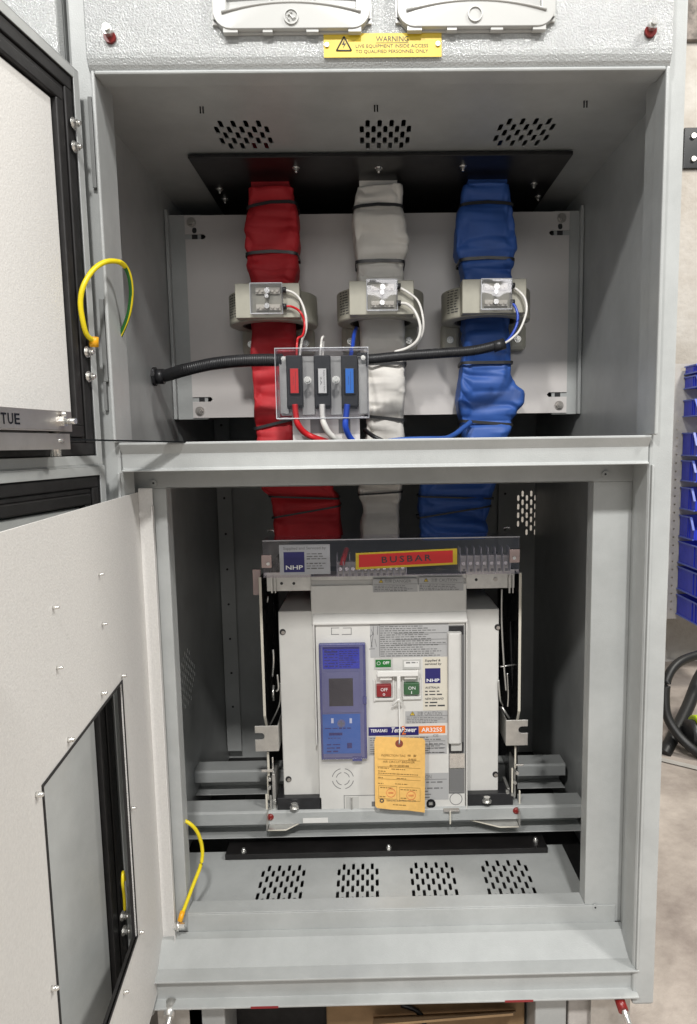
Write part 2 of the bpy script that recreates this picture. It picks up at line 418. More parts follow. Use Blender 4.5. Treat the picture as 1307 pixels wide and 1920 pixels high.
# raised lips round the openings
lip = MB(); t = 0.005
def lipframe(mb, x0, x1, z0, z1, y0, y1, t, bottom=True, top=True):
    x0 += 0.0006; x1 -= 0.0006; z1 -= 0.0006
    mb.box(x0-t, x0, y0, y1, z0, z1+t); mb.box(x1, x1+t, y0, y1, z0, z1+t)
    if top: mb.box(x0, x1, y0, y1, z1, z1+t)
    if bottom: mb.box(x0-t, x1+t, y0, y1, z0-t, z0)
lipframe(lip, xUL, xUR, zMidT, zTop, -0.019, 0.016, t, bottom=False)
part(lip, 'door_seal_lip', 'grey', 0.0022)
part(MB().box(xLL-0.003, xLL+0.0005, -0.006, 0.02, zBotT+0.001, zMidB-0.001), 'door_seal_lip', 'grey', 0.001)
part(MB().box(xLR-0.0005, xLR+0.003, -0.006, 0.02, zBotT+0.001, zMidB-0.001), 'door_seal_lip', 'grey', 0.001)
# shell: side walls (left one perforated), rear, ceiling
zRoof = zHi
vz = (P(336,1215,0.35).z+P(365,1335,0.45).z)/2
holes = []
c0 = PX(350, 1275, XL)
for i in range(12):
    for j in range(7):
        y = c0.y-0.066+i*0.012; z = c0.z-0.05+j*0.0165+(0.008 if i % 2 else 0)
        if abs(y-c0.y)/0.075+abs(z-c0.z)/0.085 < 1.0: holes.append(slot(y, z, 0.0045, 0.011, 2))
cond = PX(287, 706, XL)
def circ(cx, cy, r, n=16): return [(cx+r*math.cos(2*math.pi*i/n), cy+r*math.sin(2*math.pi*i/n)) for i in range(n)]
holes.append(circ(cond.y, cond.z, 0.012))
V, FS = plate([(0.02, zBotB), (YR, zBotB), (YR, zRoof), (0.02, zRoof)], holes, 0.0015, lambda u, v, t: (XL-t, u, v))
part(MB().add(V, FS), 'side_wall', 'grey', label='left side wall with a perforated patch and a cable hole')
part(MB().box(XR, XR+0.0015, 0.02, YR, zBotB, zRoof), 'side_wall', 'grey')
holes = []
rc = P(998, 965, YR)
for i in range(6):
    for j in range(5):
        x = rc.x-0.036+i*0.011; z = rc.z-0.045+j*0.022+(0.011 if i % 2 else 0)
        if not (j == 0 and i < 2): holes.append(slot(x, z, 0.0055, 0.016, 2))
V, FS = plate([(XL, zBotB), (XR, zBotB), (XR, zRoof), (XL, zRoof)], holes, 0.0015, lambda u, v, t: (u, YR+t, v))
part(MB().add(V, FS), 'rear_wall', 'grey', label='rear wall with a small patch of slots at the right')
# ceiling with three vent patches
def vent_slots(pts_px, zc, wl):
    out = []
    for (px, py) in pts_px:
        p = PZ(px, py, zc); out.append(slot(p.x, p.y, *wl))
    return out
def patch(center, cols, rows, dx, dy, w, l, skip=()):
    out = []
    for i in range(cols):
        for j in range(rows):
            if i % 2 == 0 and j == rows-1: continue
            if (i, j) in skip: continue
            out.append(slot(center[0]+(i-(cols-1)/2)*dx, center[1]+(j-(rows-1)/2)*dy+(0 if i % 2 else dy/2), w, l, 3))
    return out
holes = []
for (a, b, c, d) in ((401,222,514,284), (669,221,775,283), (924,218,1041,278)):
    p0 = PZ((a+c)/2, b, zCeil); p1 = PZ((a+c)/2, d, zCeil); pm0 = PZ(a, (b+d)/2, zCeil); pm1 = PZ(c, (b+d)/2, zCeil)
    W_ = (pm1.x-pm0.x)*0.92; L_ = abs(p1.y-p0.y)
    holes += patch(((pm0.x+pm1.x)/2, (p0.y+p1.y)/2), 9, 3, W_/9.0, L_/3.0, 0.0068, L_/3.0*0.68)
V, FS = plate([(XL, 0.014), (XR, 0.014), (XR, YR), (XL, YR)], holes, 0.002, lambda u, v, t: (u, v, zCeil+t))
part(MB().add(V, FS), 'bay_ceiling', 'grey', label='ceiling sheet of the upper bay with three patches of vent slots')
part(MB().box(XL, XR, 0.012, YR, zRoof, zRoof+0.002), 'roof', 'grey')
part(MB().box(XL, XR, 0.5, YR, zCeil+0.25, zCeil+0.252), 'partition', 'blk')
for (a, b) in ((378,200), (705,197), (1098,189)):
    m = MB(); p = PZ(a, b, zCeil)
    for dx in (-0.002, 0.002): m.cyl((p.x+dx, p.y, zCeil-0.009), 0.0011, 0.009, 'z', 8)
    part(m, 'fixing_stud', 'dark')
# floor plate with four vent patches
holes = []
for (a, b, c, d) in ((482,1622,574,1688), (628,1619,714,1686), (766,1616,859,1683), (903,1612,1001,1680)):
    p0 = PZ((a+c)/2, b, zFl); p1 = PZ((a+c)/2, d, zFl); pm0 = PZ(a, (b+d)/2, zFl); pm1 = PZ(c, (b+d)/2, zFl)
    W_ = (pm1.x-pm0.x)*0.95; L_ = abs(p1.y-p0.y)*1.1
    holes += patch(((pm0.x+pm1.x)/2, (p0.y+p1.y)/2-0.006), 9, 4, W_/9.0, L_/3.5, 0.0056, L_/3.5*0.66)
xfr = PZ(1076, 1630, zFl).x; yfr = PZ(1068, 1583, zFl).y
V, FS = plate([(XL, YI+0.003), (xfr, YI+0.003), (xfr, yfr), (XL, yfr+0.0)], holes, 0.002, lambda u, v, t: (u, v, zFl-t))
part(MB().add(V, FS), 'bay_floor', 'grey', label='floor sheet of the breaker bay with four patches of vent slots')
part(MB().box(XL+0.001, XR-0.001, 0.09, YR-0.001, zMidB+0.012, zMidB+0.016), 'light_barrier', 'gland')  # added board, out of view, keeps lamp light off the lower rear wall
part(MB().box(XL, XR, YI+0.004, YR, zFl-0.034, zFl-0.032), 'dark_under_sheet', 'blk')  # added black sheet, stands in for the darkness below the floor slots
# inner frame of lower bay (four members, cross-screwed)
zIT = P(700, 875, YI).z+0.02; zIB = (P(330,915,YI).z+P(1100,904,YI).z)/2
xIL = (P(313,950,YI).x+P(340,1500,YI).x)/2; xIR = (P(1111,950,YI).x+P(1099,1650,YI).x)/2
xIR2 = (P(1183,1000,YI).x+P(1165,1700,YI).x)/2
zBT = (P(380,1712,YI).z+P(1100,1697,YI).z)/2
part(MB().box(xLL-0.03, XR, YI, YI+0.002, zIB, zIT).box(xIL, xIR, YI, YI+0.025, zIB, zIB+0.0025), 'inner_frame_rail', 'grey', 0.0012)
part(MB().box(xIL+0.0, xIR+0.05, YI-0.0025, YI, zFl+0.001, zBT).box(xIL, xIR, YI-0.002, YI+0.03, zBT, zBT+0.0022), 'inner_frame_rail', 'grey', 0.0012)
part(MB().box(xIR, xIR2, YI+0.0002, YI+0.0022, zFl+0.001, zIB).box(xIR, xIR+0.0025, YI+0.002, YI+0.03, zBT, zIB), 'inner_frame_stile', 'grey', 0.0012)
part(MB().box(xLL-0.03, xIL, YI+0.0002, YI+0.0022, zFl+0.001, zIB).box(xIL-0.0025, xIL, YI+0.002, YI+0.03, zBT, zIB), 'inner_frame_stile', 'grey', 0.0012)
part(MB().box(xIR2, xIR2+0.002, 0.045, YI+0.004, zFl+0.001, zIB+0.03), 'stile_return', 'grey')
part(MB().box(xLL-0.03, xLR+0.01, 0.045, YI, zMidB+0.001, zMidB+0.003), 'soffit', 'grey')
for (a, b) in ((1135,889), (1116,1701), (288,906)):
    p = P(a, b, YI-0.003); m = MB(); m.cyl((p.x, YI-0.004, p.z), 0.0048, 0.003, 'y', 16, 0.0048)
    o = part(m, 'rivet', 'grey'); m2 = MB(); m2.cyl((p.x, YI-0.0045, p.z), 0.0016, 0.0006, 'y', 10); m2.build('rivet_core', 'blkp', o)
# rear corner strips
for (a, c) in ((414, 441), (934, 958)):
    x0 = P(a, 1100, YR-0.03).x; x1 = P(c, 1100, YR-0.03).x
    m = MB().box(x0, x1, YR-0.03, YR-0.028, zFl, zCeil-0.01)
    o = part(m, 'rear_strip', 'grey')
    for k in range(9): MB().cyl(((x0+x1)/2, YR-0.0308, zFl+0.12+k*0.09), 0.003, 0.0008, 'y', 10).build('dark_hole_patch', 'blkp', o)
# breaker support beams (hat section)
YB1, YB2 = 0.30, 0.44
def beam(Y, top, f0, f1, l0, l1, depth, x0, x1, name='support_beam'):
    zt = f0; m = MB()
    m.prism([(Y, f1), (Y, f0), (Y+0.004, f0+0.003), (Y+depth, f0+0.003), (Y+depth, f0+0.001), (Y+0.006, f0+0.001), (Y+0.003, f0-0.001), (Y+0.003, f1), (Y+0.05, f1-0.001), (Y+0.05, f1-0.003), ], 'x', x0, x1)
    m.box(x0, x1, Y+0.048, Y+0.05, l0, f1-0.002)
    m.prism([(Y+0.05, l0), (Y+0.002, l1+0.002), (Y+0.002, l1), (Y+0.05, l0-0.002)], 'x', x0, x1)
    return part(m, name, 'grey', 0.001)
def zz(a, b, c, d, Y): return (P(a, b, Y).z+P(c, d, Y).z)/2
beam(YB1, 0, zz(400,1531,1050,1509,YB1), zz(400,1553,1050,1530,YB1), zz(400,1566,1050,1543,YB1+.03), zz(400,1579,1050,1556,YB1), 0.05, XL, XR-0.012)
beam(YB2, 0, zz(400,1450,1050,1434,YB2), zz(400,1470,1050,1452,YB2), zz(400,1482,1050,1466,YB2+.03), zz(400,1494,1050,1477,YB2), 0.048, XL, XR-0.012)
# raised cover panel at the top with two fan grilles
zCovB = (P(300,131,-0.024).z+P(1100,124,-0.024).z)/2
xC0 = P(158,60,-0.024).x; xC1 = P(1263,60,-0.024).x
cov = MB(); cov.prism([(-0.024, zHi), (-0.024, zCovB+0.021), (-0.0232, zCovB+0.015), (-0.0205, zCovB+0.008), (-0.0165, zCovB+0.003), (-0.011, zCovB), (0.0, zCovB), (0.0, zHi)], 'x', xC0, xC1)
covo = part(cov, 'cover_panel', 'glit', 0.002, label='sparkling textured grey cover panel along the top')
for (a, b) in ((204,60), (1222,49)):
    p = P(a, b, -0.03); m = MB(); m.cyl((p.x, -0.029, p.z-0.004), 0.0075, 0.005, 'y', 20); o = m.build('red_washer', 'vanish', covo)
    m = MB(); m.cyl((p.x, -0.037, p.z), 0.0062, 0.008, 'y', 6).cyl((p.x, -0.041, p.z+0.001), 0.004, 0.004, 'y', 12); m.build('cover_bolt', 'bright', covo)
# fan grilles
def grille(a, c, ybot, emblem):
    x0, x1 = P(a, 30, -0.026).x, P(c, 30, -0.026).x; zb = P((a+c)/2, ybot, -0.036).z; w = x1-x0; zt = zb+w
    Y = -0.026; r = 0.022
    def rr(x0, x1, z0, z1, r, n=6):
        pts = []
        for (cx, cz, a0) in ((x1-r, z1-r, 0), (x0+r, z1-r, 90), (x0+r, z0+r, 180), (x1-r, z0+r, 270)):
            for i in range(n+1):
                t = math.radians(a0+90*i/n); pts.append((cx+r*math.cos(t), cz+r*math.sin(t)))
        return pts
    # slots with arched lower edge
    xm = (x0+x1)/2; sl = []
    holes = []
    for k in range(6):
        zl = zb+0.0245+k*0.028; hx = w*0.40
        pts = []
        N = 14
        for i in range(N+1):
            u = -1+2*i/N; pts.append((xm+u*hx, zl+0.010*(1-u*u)))
        for i in range(N+1):
            u = 1-2*i/N; pts.append((xm+u*hx, zl+0.019+0.004*(1-u*u)))
        if zl+0.03 < zt-0.012: holes.append(pts)
    V, FS = plate(rr(x0+0.003, x1-0.003, zb+0.003, zt, r), holes, 0.008, lambda u, v, t: (u, Y-0.010+t-0.002*math.cos((u-xm)/w*3), v))
    o = part(MB().add(V, FS), 'fan_grille', 'insul', 0.0015, parent=covo)
    return o, x0, x1, zb, zt, xm, holes, w
def grille_parts(a, c, ybot, emblem):
    o, x0, x1, zb, zt, xm, holes, w = grille(a, c, ybot, emblem)
    # everything of one grille stays in two further meshes under the cover panel
    m = MB()
    m.box(x0+0.001, x1-0.001, -0.0285, -0.0245, zb+0.012, zt)   # rim against the panel
    m.prism([(x0+0.018, zb+0.001), (x1-0.018, zb+0.001), (x1-0.001, zb+0.018), (x0+0.001, zb+0.018)], 'y', -0.0285, -0.0245)
    for k in range(3):
        cx = xm+(k-1)*0.068*w/0.2; m.box(cx-0.013, cx+0.013, -0.034, -0.028, zb-0.002+0.002, zb+0.006) if False else None
    for (u0, u1) in ((-0.85, -0.67), (-0.36, -0.24), (0.18, 0.33), (0.70, 0.86)):
        m.box(xm+u0*w/2, xm+u1*w/2, -0.035, -0.027, zb-0.0005, zb+0.006)
    for h in holes:
        for u in (-0.33, 0.33):
            zz0 = h[0][1]; m.box(xm+u*w*0.4-0.0012, xm+u*w*0.4+0.0012, -0.0355, -0.029, zz0, zz0+0.024)
    for h in holes:   # raised arched rib under each slot
        N = 14; pts = [(xm+(-1+2*i/N)*w*0.43, -0.038, h[0][1]-0.003+0.0115*(1-(-1+2*i/N)**2)) for i in range(N+1)]
        m.tube(pts, 0.0016, 6, spline=False)
    m.build('grille_rim', 'insul', covo)
    m = MB().box(x0+0.012, x1-0.012, -0.0275, -0.0265, zb+0.02, zt-0.01); m.build('filter_mat', 'mesh', covo)
    p = P(emblem[0], emblem[1], -0.038); m = MB()
    m.ring((p.x, -0.0395, p.z), 0.0092, 0.0078, 0.002, 'y', 28)
    if emblem[2]:
        N = 10; m.tube([(p.x-0.005+0.010*i/N, -0.0392, p.z+0.0025*math.sin(i/N*6.28)) for i in range(N+1)], 0.0009, 6, spline=False)
        m.tube([(p.x+0.0045*math.cos(t/8*3.14+1.2), -0.0392, p.z+0.0052*math.sin(t/8*3.14+1.2)) for t in range(9)], 0.0008, 6, spline=False)
    m.build('emblem_ring', 'insul', covo)
grille_parts(397, 698, 58, (546, 31, True))
grille_parts(740, 1042, 54, (891, 26, False))
# ------------------------------------------------------------------ doors
class Door:
    def __init__(s, px, py, Y, vx):
        s.h = P(px, py, Y); t = (vx-693.0)/1330; n = math.hypot(t, 1)
        s.t = Vector((-t/n, -1/n, 0)); s.n = Vector((1/n, -t/n, 0))
    def xf(s, u, w, z):
        return (s.h.x+s.t.x*u+s.n.x*w, s.h.y+s.t.y*u+s.n.y*w, z)
    def at(s, px, py, w=0.0):
        v = ray(px, py); o = Vector((s.h.x, s.h.y, 0))+s.n*w
        k = ((o-CAM).dot(s.n))/v.dot(s.n); p = CAM+v*k
        return (p-Vector((s.h.x, s.h.y, 0))).dot(s.t), p.z
D1 = Door(192, 858, -0.028, 885)
zd1t = D1.at(146, 133)[1]; zd1b = D1.at(190, 872)[1]
LEN = 0.80
def door_shell(D, zt, zb, L, name, label):
    m = MB(D.xf); th = 0.026; lipw = 0.013
    m.box(0, L, -th-0.0015, -th, zb, zt)
    m.box(0, 0.0015, -th, 0, zb, zt); m.box(L-0.0015, L, -th, 0, zb, zt)
    m.box(0.0015, L-0.0015, -th, 0, zt-0.0015, zt); m.box(0.0015, L-0.0015, -th, 0, zb, zb+0.0015)
    m.box(0.0015, lipw, -0.0015, 0, zb+0.0015, zt-0.0015); m.box(L-lipw, L-0.0015, -0.0015, 0, zb+0.0015, zt-0.0015)
    m.box(lipw, L-lipw, -0.0015, 0, zt-lipw, zt-0.0015); m.box(lipw, L-lipw, -0.0015, 0, zb+0.0015, zb+lipw)
    return part(m, name, 'grey', 0.0006, label=label)
def door_gasket(D, zt, zb, L, u0, u1, zo, zi, parent):
    m = MB(D.xf)
    for (a, b, w0, w1) in ((0, 0.42, -0.018, -0.003), (0.42, 0.62, -0.018, -0.006), (0.62, 1, -0.018, -0.002)):
        p = u0+(u1-u0)*a; q = u0+(u1-u0)*b; k = (u1-u0)
        zt0 = zt-zo-(u1-u0)*a; zt1 = zt-zo-(u1-u0)*b; zb0 = zb+zi+(u1-u0)*a; zb1 = zb+zi+(u1-u0)*b
        m.box(p, q, w0, w1, zb1, zt1); m.box(L-q, L-p, w0, w1, zb1, zt1)
        m.box(p, L-p, w0, w1, zt1, zt0); m.box(p, L-p, w0, w1, zb0, zb1)
    return m.build('gasket', 'blk', parent, 0.0015)
d1 = door_shell(D1, zd1t, zd1b, LEN, 'upper_door', 'upper door standing open at the left with white lining')
gu0 = D1.at(137, 300)[0]; gu1 = D1.at(112, 300)[0]
gu0 = 0.0135; gu1 = 0.052
door_gasket(D1, zd1t, zd1b, LEN, gu0, gu1, 0.0135, 0.0135, d1)
uu, zz1 = D1.at(103, 167)
m = MB(D1.xf).box(gu1+0.002, LEN-gu1-0.002, -0.016, -0.008, zd1b+gu1+0.002, zd1t-gu1-0.002); m.build('door_lining', 'white', d1, 0.002)
print('door gasket u', D1.at(137,300), D1.at(112,300), D1.at(0,80), D1.at(103,165), 'z', zd1t, zd1b, D1.at(0,17), D1.at(0,889))
m = MB(D1.xf)
for (a, b) in ((143,231), (145,275), (168,660), (171,706)):
    u, z = D1.at(a, b, 0.004); m = MB(D1.xf); r = 0.0048
    m.cyl((u, 0.0, z), r*1.5, 0.0012, 'y', 18); m.cyl((u, 0.0012, z), r, 0.005, 'y', 6); m.cyl((u, 0.006, z), r*0.55, 0.004, 'y', 12)
    m.build('hinge_bolt', 'bright', d1)
# punched stainless bar with cut lettering on the upper door
u0, zb_ = D1.at(135, 807, 0.03); uq, zt_ = D1.at(130, 772, 0.03)
uE = D1.at(36, 785, 0.03)[0]
m = MB(D1.xf); m.box(u0, LEN-0.08, 0.029, 0.0305, zb_, zt_)
m.box(u0, LEN-0.08, 0.002, 0.0305, zb_-0.0015, zb_)
bar = m.build('stainless_bar', 'stain', d1, 0.0004)
mt = MB(); uT = D1.at(2, 784, 0.031)[0]; zA = D1.at(18, 795, 0.031)[1]; zB = D1.at(18, 774, 0.031)[1]
wT = (uT-uE)
for i, ch in enumerate('EUT'):
    ua = uE+(wT*1.06)*i/3; ub = ua+wT/3*0.86
    text_mb(mt, ch, 0, 1, zA, zB, 0, xf=lambda x, y, z, ua=ua, ub=ub: D1.xf(ub+(ua-ub)*x, 0.0308, z), bold=True)
# neighbours of those three letters lie outside the frame
mt.build('cut_lettering', 'dark', bar)
m = MB(D1.xf); u, z = D1.at(122, 790, 0.035)
m.cyl((u, 0.030, z), 0.0062, 0.006, 'y', 6).cyl((u, 0.036, z), 0.0035, 0.012, 'y', 12)
m.sphere((u, 0.034, z+0.008), 0.0035, 8); m.build('bar_screw', 'bright', bar)
m = MB(D1.xf); m.box(u0+0.002, LEN-0.1, 0.0, 0.028, zb_-0.022, zb_-0.004); m.build('shelf_bracket', 'stain', bar)
m = MB(D1.xf); m.cyl((u0+0.02, 0.020, zb_-0.03), 0.006, 0.03, 'z', 12).cyl((u0+0.02, 0.020, zb_-0.014), 0.010, 0.004, 'z', 14); m.build('bar_bolt', 'bright', bar)
# lower outer door, same swing
D2 = Door(197, 885, -0.028, 885)
zd2t = D2.at(193, 872)[1]
zd2b = zBotB-0.01
d2 = door_shell(D2, zd2t, zd2b, LEN, 'lower_door', 'lower outer door standing open, glimpsed behind the white inner door')
door_gasket(D2, zd2t, zd2b, LEN, 0.0135, 0.050, 0.0135, 0.0135, d2)
MB(D2.xf).box(0.053, LEN-0.053, -0.016, -0.008, zd2b+0.053, zd2t-0.053).build('door_lining', 'grey', d2, 0.002)
for (a, b) in ((234,1717), (237,1745)):
    u, z = D2.at(a, b, 0.004); m = MB(D2.xf); r = 0.0048
    m.cyl((u, 0.0, z), r*1.5, 0.0012, 'y', 18); m.cyl((u, 0.0012, z), r, 0.005, 'y', 6); m.cyl((u, 0.006, z), r*0.55, 0.004, 'y', 12)
    m.build('hinge_bolt', 'bright', d2)
# white inner door (escutcheon) with cut-out
D3 = Door(259, 924, YI-0.012, 565)
print('D3', D3.at(80,1485), D3.at(228,1270), D3.at(255,1760), D3.at(316,1766), D3.at(0,1008))
zd3t = D3.at(256, 924)[1]; zd3b = D3.at(316, 1768)[1]; zd3b = min(zd3b, D3.at(320,1768)[1])
cu0 = (D3.at(230,1275)[0]+D3.at(254,1755)[0])/2; cu1 = D3.at(81,1487)[0]; czt = (D3.at(228,1271)[1]+D3.at(81,1487)[1])/2; czb = D3.at(255,1760)[1]
L3 = cu0+cu1+0.02
V, FS = plate([(0, zd3b), (L3, zd3b), (L3, zd3t), (0, zd3t)], [[(cu0, czb), (cu1, czb), (cu1, czt), (cu0, czt)]], 0.0018, lambda u, v, t: D3.xf(u, -t, v))
d3 = part(MB().add(V, FS), 'inner_door', 'white', label='white inner door swung open with a large rectangular cut-out')
m = MB(D3.xf)   # folded edges
m.box(0, 0.0016, 0, 0.021, zd3b, zd3t+0.006); m.box(0, 0.014, 0.0205, 0.022, zd3b+0.004, zd3t-0.02)
m.build('folded_edge', 'white', d3, 0.0008)
m = MB(D3.xf); m.box(L3-0.0016, L3, 0, 0.02, zd3b, zd3t); m.build('folded_edge', 'white', d3, 0.0008)
m = MB(D3.xf); e = 0.003
m.box(cu0-e, cu0, -0.006, 0.0012, czb-e, czt+e); m.box(cu1, cu1+e, -0.006, 0.0012, czb-e, czt+e)
m.box(cu0, cu1, -0.006, 0.0012, czt, czt+e); m.box(cu0, cu1, -0.006, 0.0012, czb-e, czb)
m.build('edge_trim', 'blk', d3)
for (a, b) in ((190,1077), (105,1139), (196,1170), (112,1252), (232,1267), (195,1300), (133,1387), (74,1490), (250,1515), (265,1748), (103,1853), (236,1860)):
    u, z = D3.at(a, b, 0.003); big = b in (1267, 1300, 1387, 1490, 1515, 1748, 1853, 1860); r = 0.0028 if big else 0.0019
    m = MB(D3.xf); m.cyl((u, 0, z), r, 0.005, 'y', 12, r*0.8); m.sphere((u, 0.005, z), r*0.85, 6); m.build('screw_end', 'bright', d3)
# hinges of the upper door
for (a, b, c, d) in ((163,180,175,352), (184,560,197,716), (189,716,199,770)):
    x0 = P(a, (b+d)/2, -0.012).x; x1 = P(c, (b+d)/2, -0.012).x
    m = MB().box(x0+0.002, x1-0.001, -0.007, 0.0, P(c, d, -0.007).z, P(c, b, -0.007).z); part(m, 'hinge', 'hingeg', 0.001)
# door stay across the gap
m = MB(); a = Vector(D1.xf(0.30, 0.002, D1.at(0, 823)[1])); pts = [P(348, 829, -0.014), P(185, 826, -0.03), P(20, 823, -0.16)]
m.box(0,0,0,0,0,0) if False else None
def flatbar(mb, p, q, w, t):
    p = Vector(p); q = Vector(q); d = (q-p).normalized(); s = d.cross(Vector((0,0,1))).normalized()*w/2; k = Vector((0,0,t/2))
    vs = [p-s-k, p+s-k, p+s+k, p-s+k, q-s-k, q+s-k, q+s+k, q-s+k]
    mb.add([tuple(v) for v in vs], [(0,1,2,3),(7,6,5,4),(0,4,5,1),(1,5,6,2),(2,6,7,3),(3,7,4,0)])
flatbar(m, P(345, 829, -0.004), P(120, 824, -0.11), 0.014, 0.002); flatbar(m, P(120, 824, -0.11), P(-60, 822, -0.20), 0.014, 0.002)
part(m, 'door_stay', 'dark')
# ------------------------------------------------------------------ neighbouring cabinet
nb = thing('neighbouring_cabinet', 'textured grey cabinet front beyond the open upper door, at the top left corner', 'cabinet', (xOL-0.25, 0.3, zBotB))
xN = P(110, 60, -0.02).x
MB().box(xN-0.62, xN, -0.024, 0, 1.0+0.1, zHi).build('cover_panel', 'glit', nb, 0.004)
MB().box(xN-0.63, xOL-0.003, 0.0005, 0.2, zBotB, zHi).build('cabinet_body', 'grey', nb, 0.003)
# ------------------------------------------------------------------ warning plate
Yw = -0.0255
ws = thing('warning_sign', 'yellow WARNING plate with lightning triangle screwed to the cover panel', 'sign', P(717, 108, Yw))
MB().R(607, 62, 828, 107, Yw, 0.001).build('plate', 'yel', ws)
m = MB(); TX(m, 'WARNING', 705, 68, 766, 78, Yw); m.R(705, 79.6, 766, 80.4, Yw-0.0003, 0.0003)
TX(m, 'LIVE EQUIPMENT INSIDE ACCESS', 667, 83, 803, 90.5, Yw); TX(m, 'TO QUALIFIED PERSONNEL ONLY', 667, 93, 803, 100.5, Yw)
p = [P(645, 69, Yw), P(631, 95, Yw), P(659, 95, Yw)]
for i in range(3): m.tube([p[i]-Vector((0,.0003,0)), p[(i+1) % 3]-Vector((0,.0003,0))], 0.0009, 6, spline=False)
bl = [(646,73),(641,84),(645,83.5),(643,91),(649,81),(645.5,82)]
q = [P(x, y, Yw-0.0004) for x, y in bl]; m.add([tuple(v) for v in q], [tuple(range(6))])
m.build('lettering', 'ink', ws)
for (a, b) in ((613,85), (821,83)):
    p = P(a, b, Yw); MB().cyl((p.x, Yw-0.0022, p.z), 0.0028, 0.0022, 'y', 16).build('screw', 'zinc', ws)
# ------------------------------------------------------------------ upper bay: mounting plate
pl = thing('mounting_plate', 'white mounting plate bolted behind the busbars in the upper bay', 'plate', P(705, 780, YP))
zp1 = (P(400,404,YP).z+P(1050,396,YP).z)/2; zp0 = (P(400,785,YP).z+P(1050,772,YP).z)/2
xp0 = (P(347,450,YP).x+P(362,760,YP).x)/2; xp1 = (P(1068,450,YP).x+P(1062,750,YP).x)/2
def nslot(x0, z, s):   # open side slots in the plate corners
    L = 0.036; h = 0.0045; return [(x0, z-h), (x0+s*L, z-h), (x0+s*(L+0.004), z), (x0+s*L, z+h), (x0, z+h)]
zsa = P(365, 444, YP).z; zsb = P(375, 749, YP).z
ol = [(xp0, zp0), (xp1, zp0)]+[p for p in nslot(xp1, zsb, -1)]+[p for p in nslot(xp1, zsa, -1)]+[(xp1, zp1), (xp0, zp1)]+[p for p in reversed(nslot(xp0, zsa, 1))]+[p for p in reversed(nslot(xp0, zsb, 1))]
V, FS = plate(ol, [slot(xp0+0.018, zsa+0.012, 0.009, 0.012), slot(xp1-0.018, zsa+0.012, 0.009, 0.012)], 0.002, lambda u, v, t: (u, YP+t, v))
MB().add(V, FS).build('plate', 'pan', pl)
for (a, b) in ((359,417), (375,771), (1053,409), (1048,760)):
    p = P(a, b, YP); m = MB(); hexbolt(m, (p.x, YP, p.z), 0.0062); m.build('bolt', 'stain', pl)
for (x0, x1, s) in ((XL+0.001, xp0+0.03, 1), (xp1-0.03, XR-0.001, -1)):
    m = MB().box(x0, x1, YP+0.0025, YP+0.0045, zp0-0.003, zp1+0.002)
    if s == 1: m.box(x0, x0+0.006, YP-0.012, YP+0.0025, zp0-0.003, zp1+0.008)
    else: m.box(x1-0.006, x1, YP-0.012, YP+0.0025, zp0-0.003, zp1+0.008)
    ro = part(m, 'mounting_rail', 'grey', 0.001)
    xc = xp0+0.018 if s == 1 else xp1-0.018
    for zc in (zsa, zsb, zsa+0.012): MB().box(xc-0.0055, xc+0.0055, YP+0.0018, YP+0.0024, zc-0.0048, zc+0.0048).build('dark_hole_patch', 'blkp', ro)  # black squares put the shade inside the plate slots into colour
# gland plates
zg = zCeil-0.004
p0 = PZ(352, 292, zg-0.002); p1 = PZ(1075, 285, zg-0.002); yb = 0.62
gp = thing('gland_plate', 'black gland board under the ceiling of the upper bay, busbars passing through', 'plate', ((p0.x+p1.x)/2, 0.4, zg-0.006))
MB().box(p0.x, p1.x, (p0.y+p1.y)/2, yb, zg-0.006, zg).build('board', 'gland', gp, 0.001)
for (a, b) in ((412,354), (422,373), (555,314), (710,314), (868,311), (1001,344), (1009,368)):
    p = PZ(a, b, zg-0.006); m = MB(); hexbolt(m, (p.x, p.y, zg-0.006), 0.0045, 'z'); m.build('bolt', 'bright', gp)
zq = zFl+0.012
p0 = PZ(422, 1602, zq); p1 = PZ(1028, 1590, zq)
gp = thing('gland_plate', 'black gland board lying on the bay floor under the breaker', 'plate', ((p0.x+p1.x)/2, 0.4, zFl))
MB().box(p0.x, p1.x, (p0.y+p1.y)/2, 0.56, zFl+0.001, zq).build('board', 'gland', gp, 0.001)
for (a, b) in ((457,1598), (729,1592), (1004,1578)):
    p = PZ(a, b, zq); MB().cyl((p.x, p.y, zq), 0.005, 0.004, 'z', 6).cyl((p.x, p.y, zq), 0.003, 0.008, 'z', 12).build('bolt', 'bright', gp)
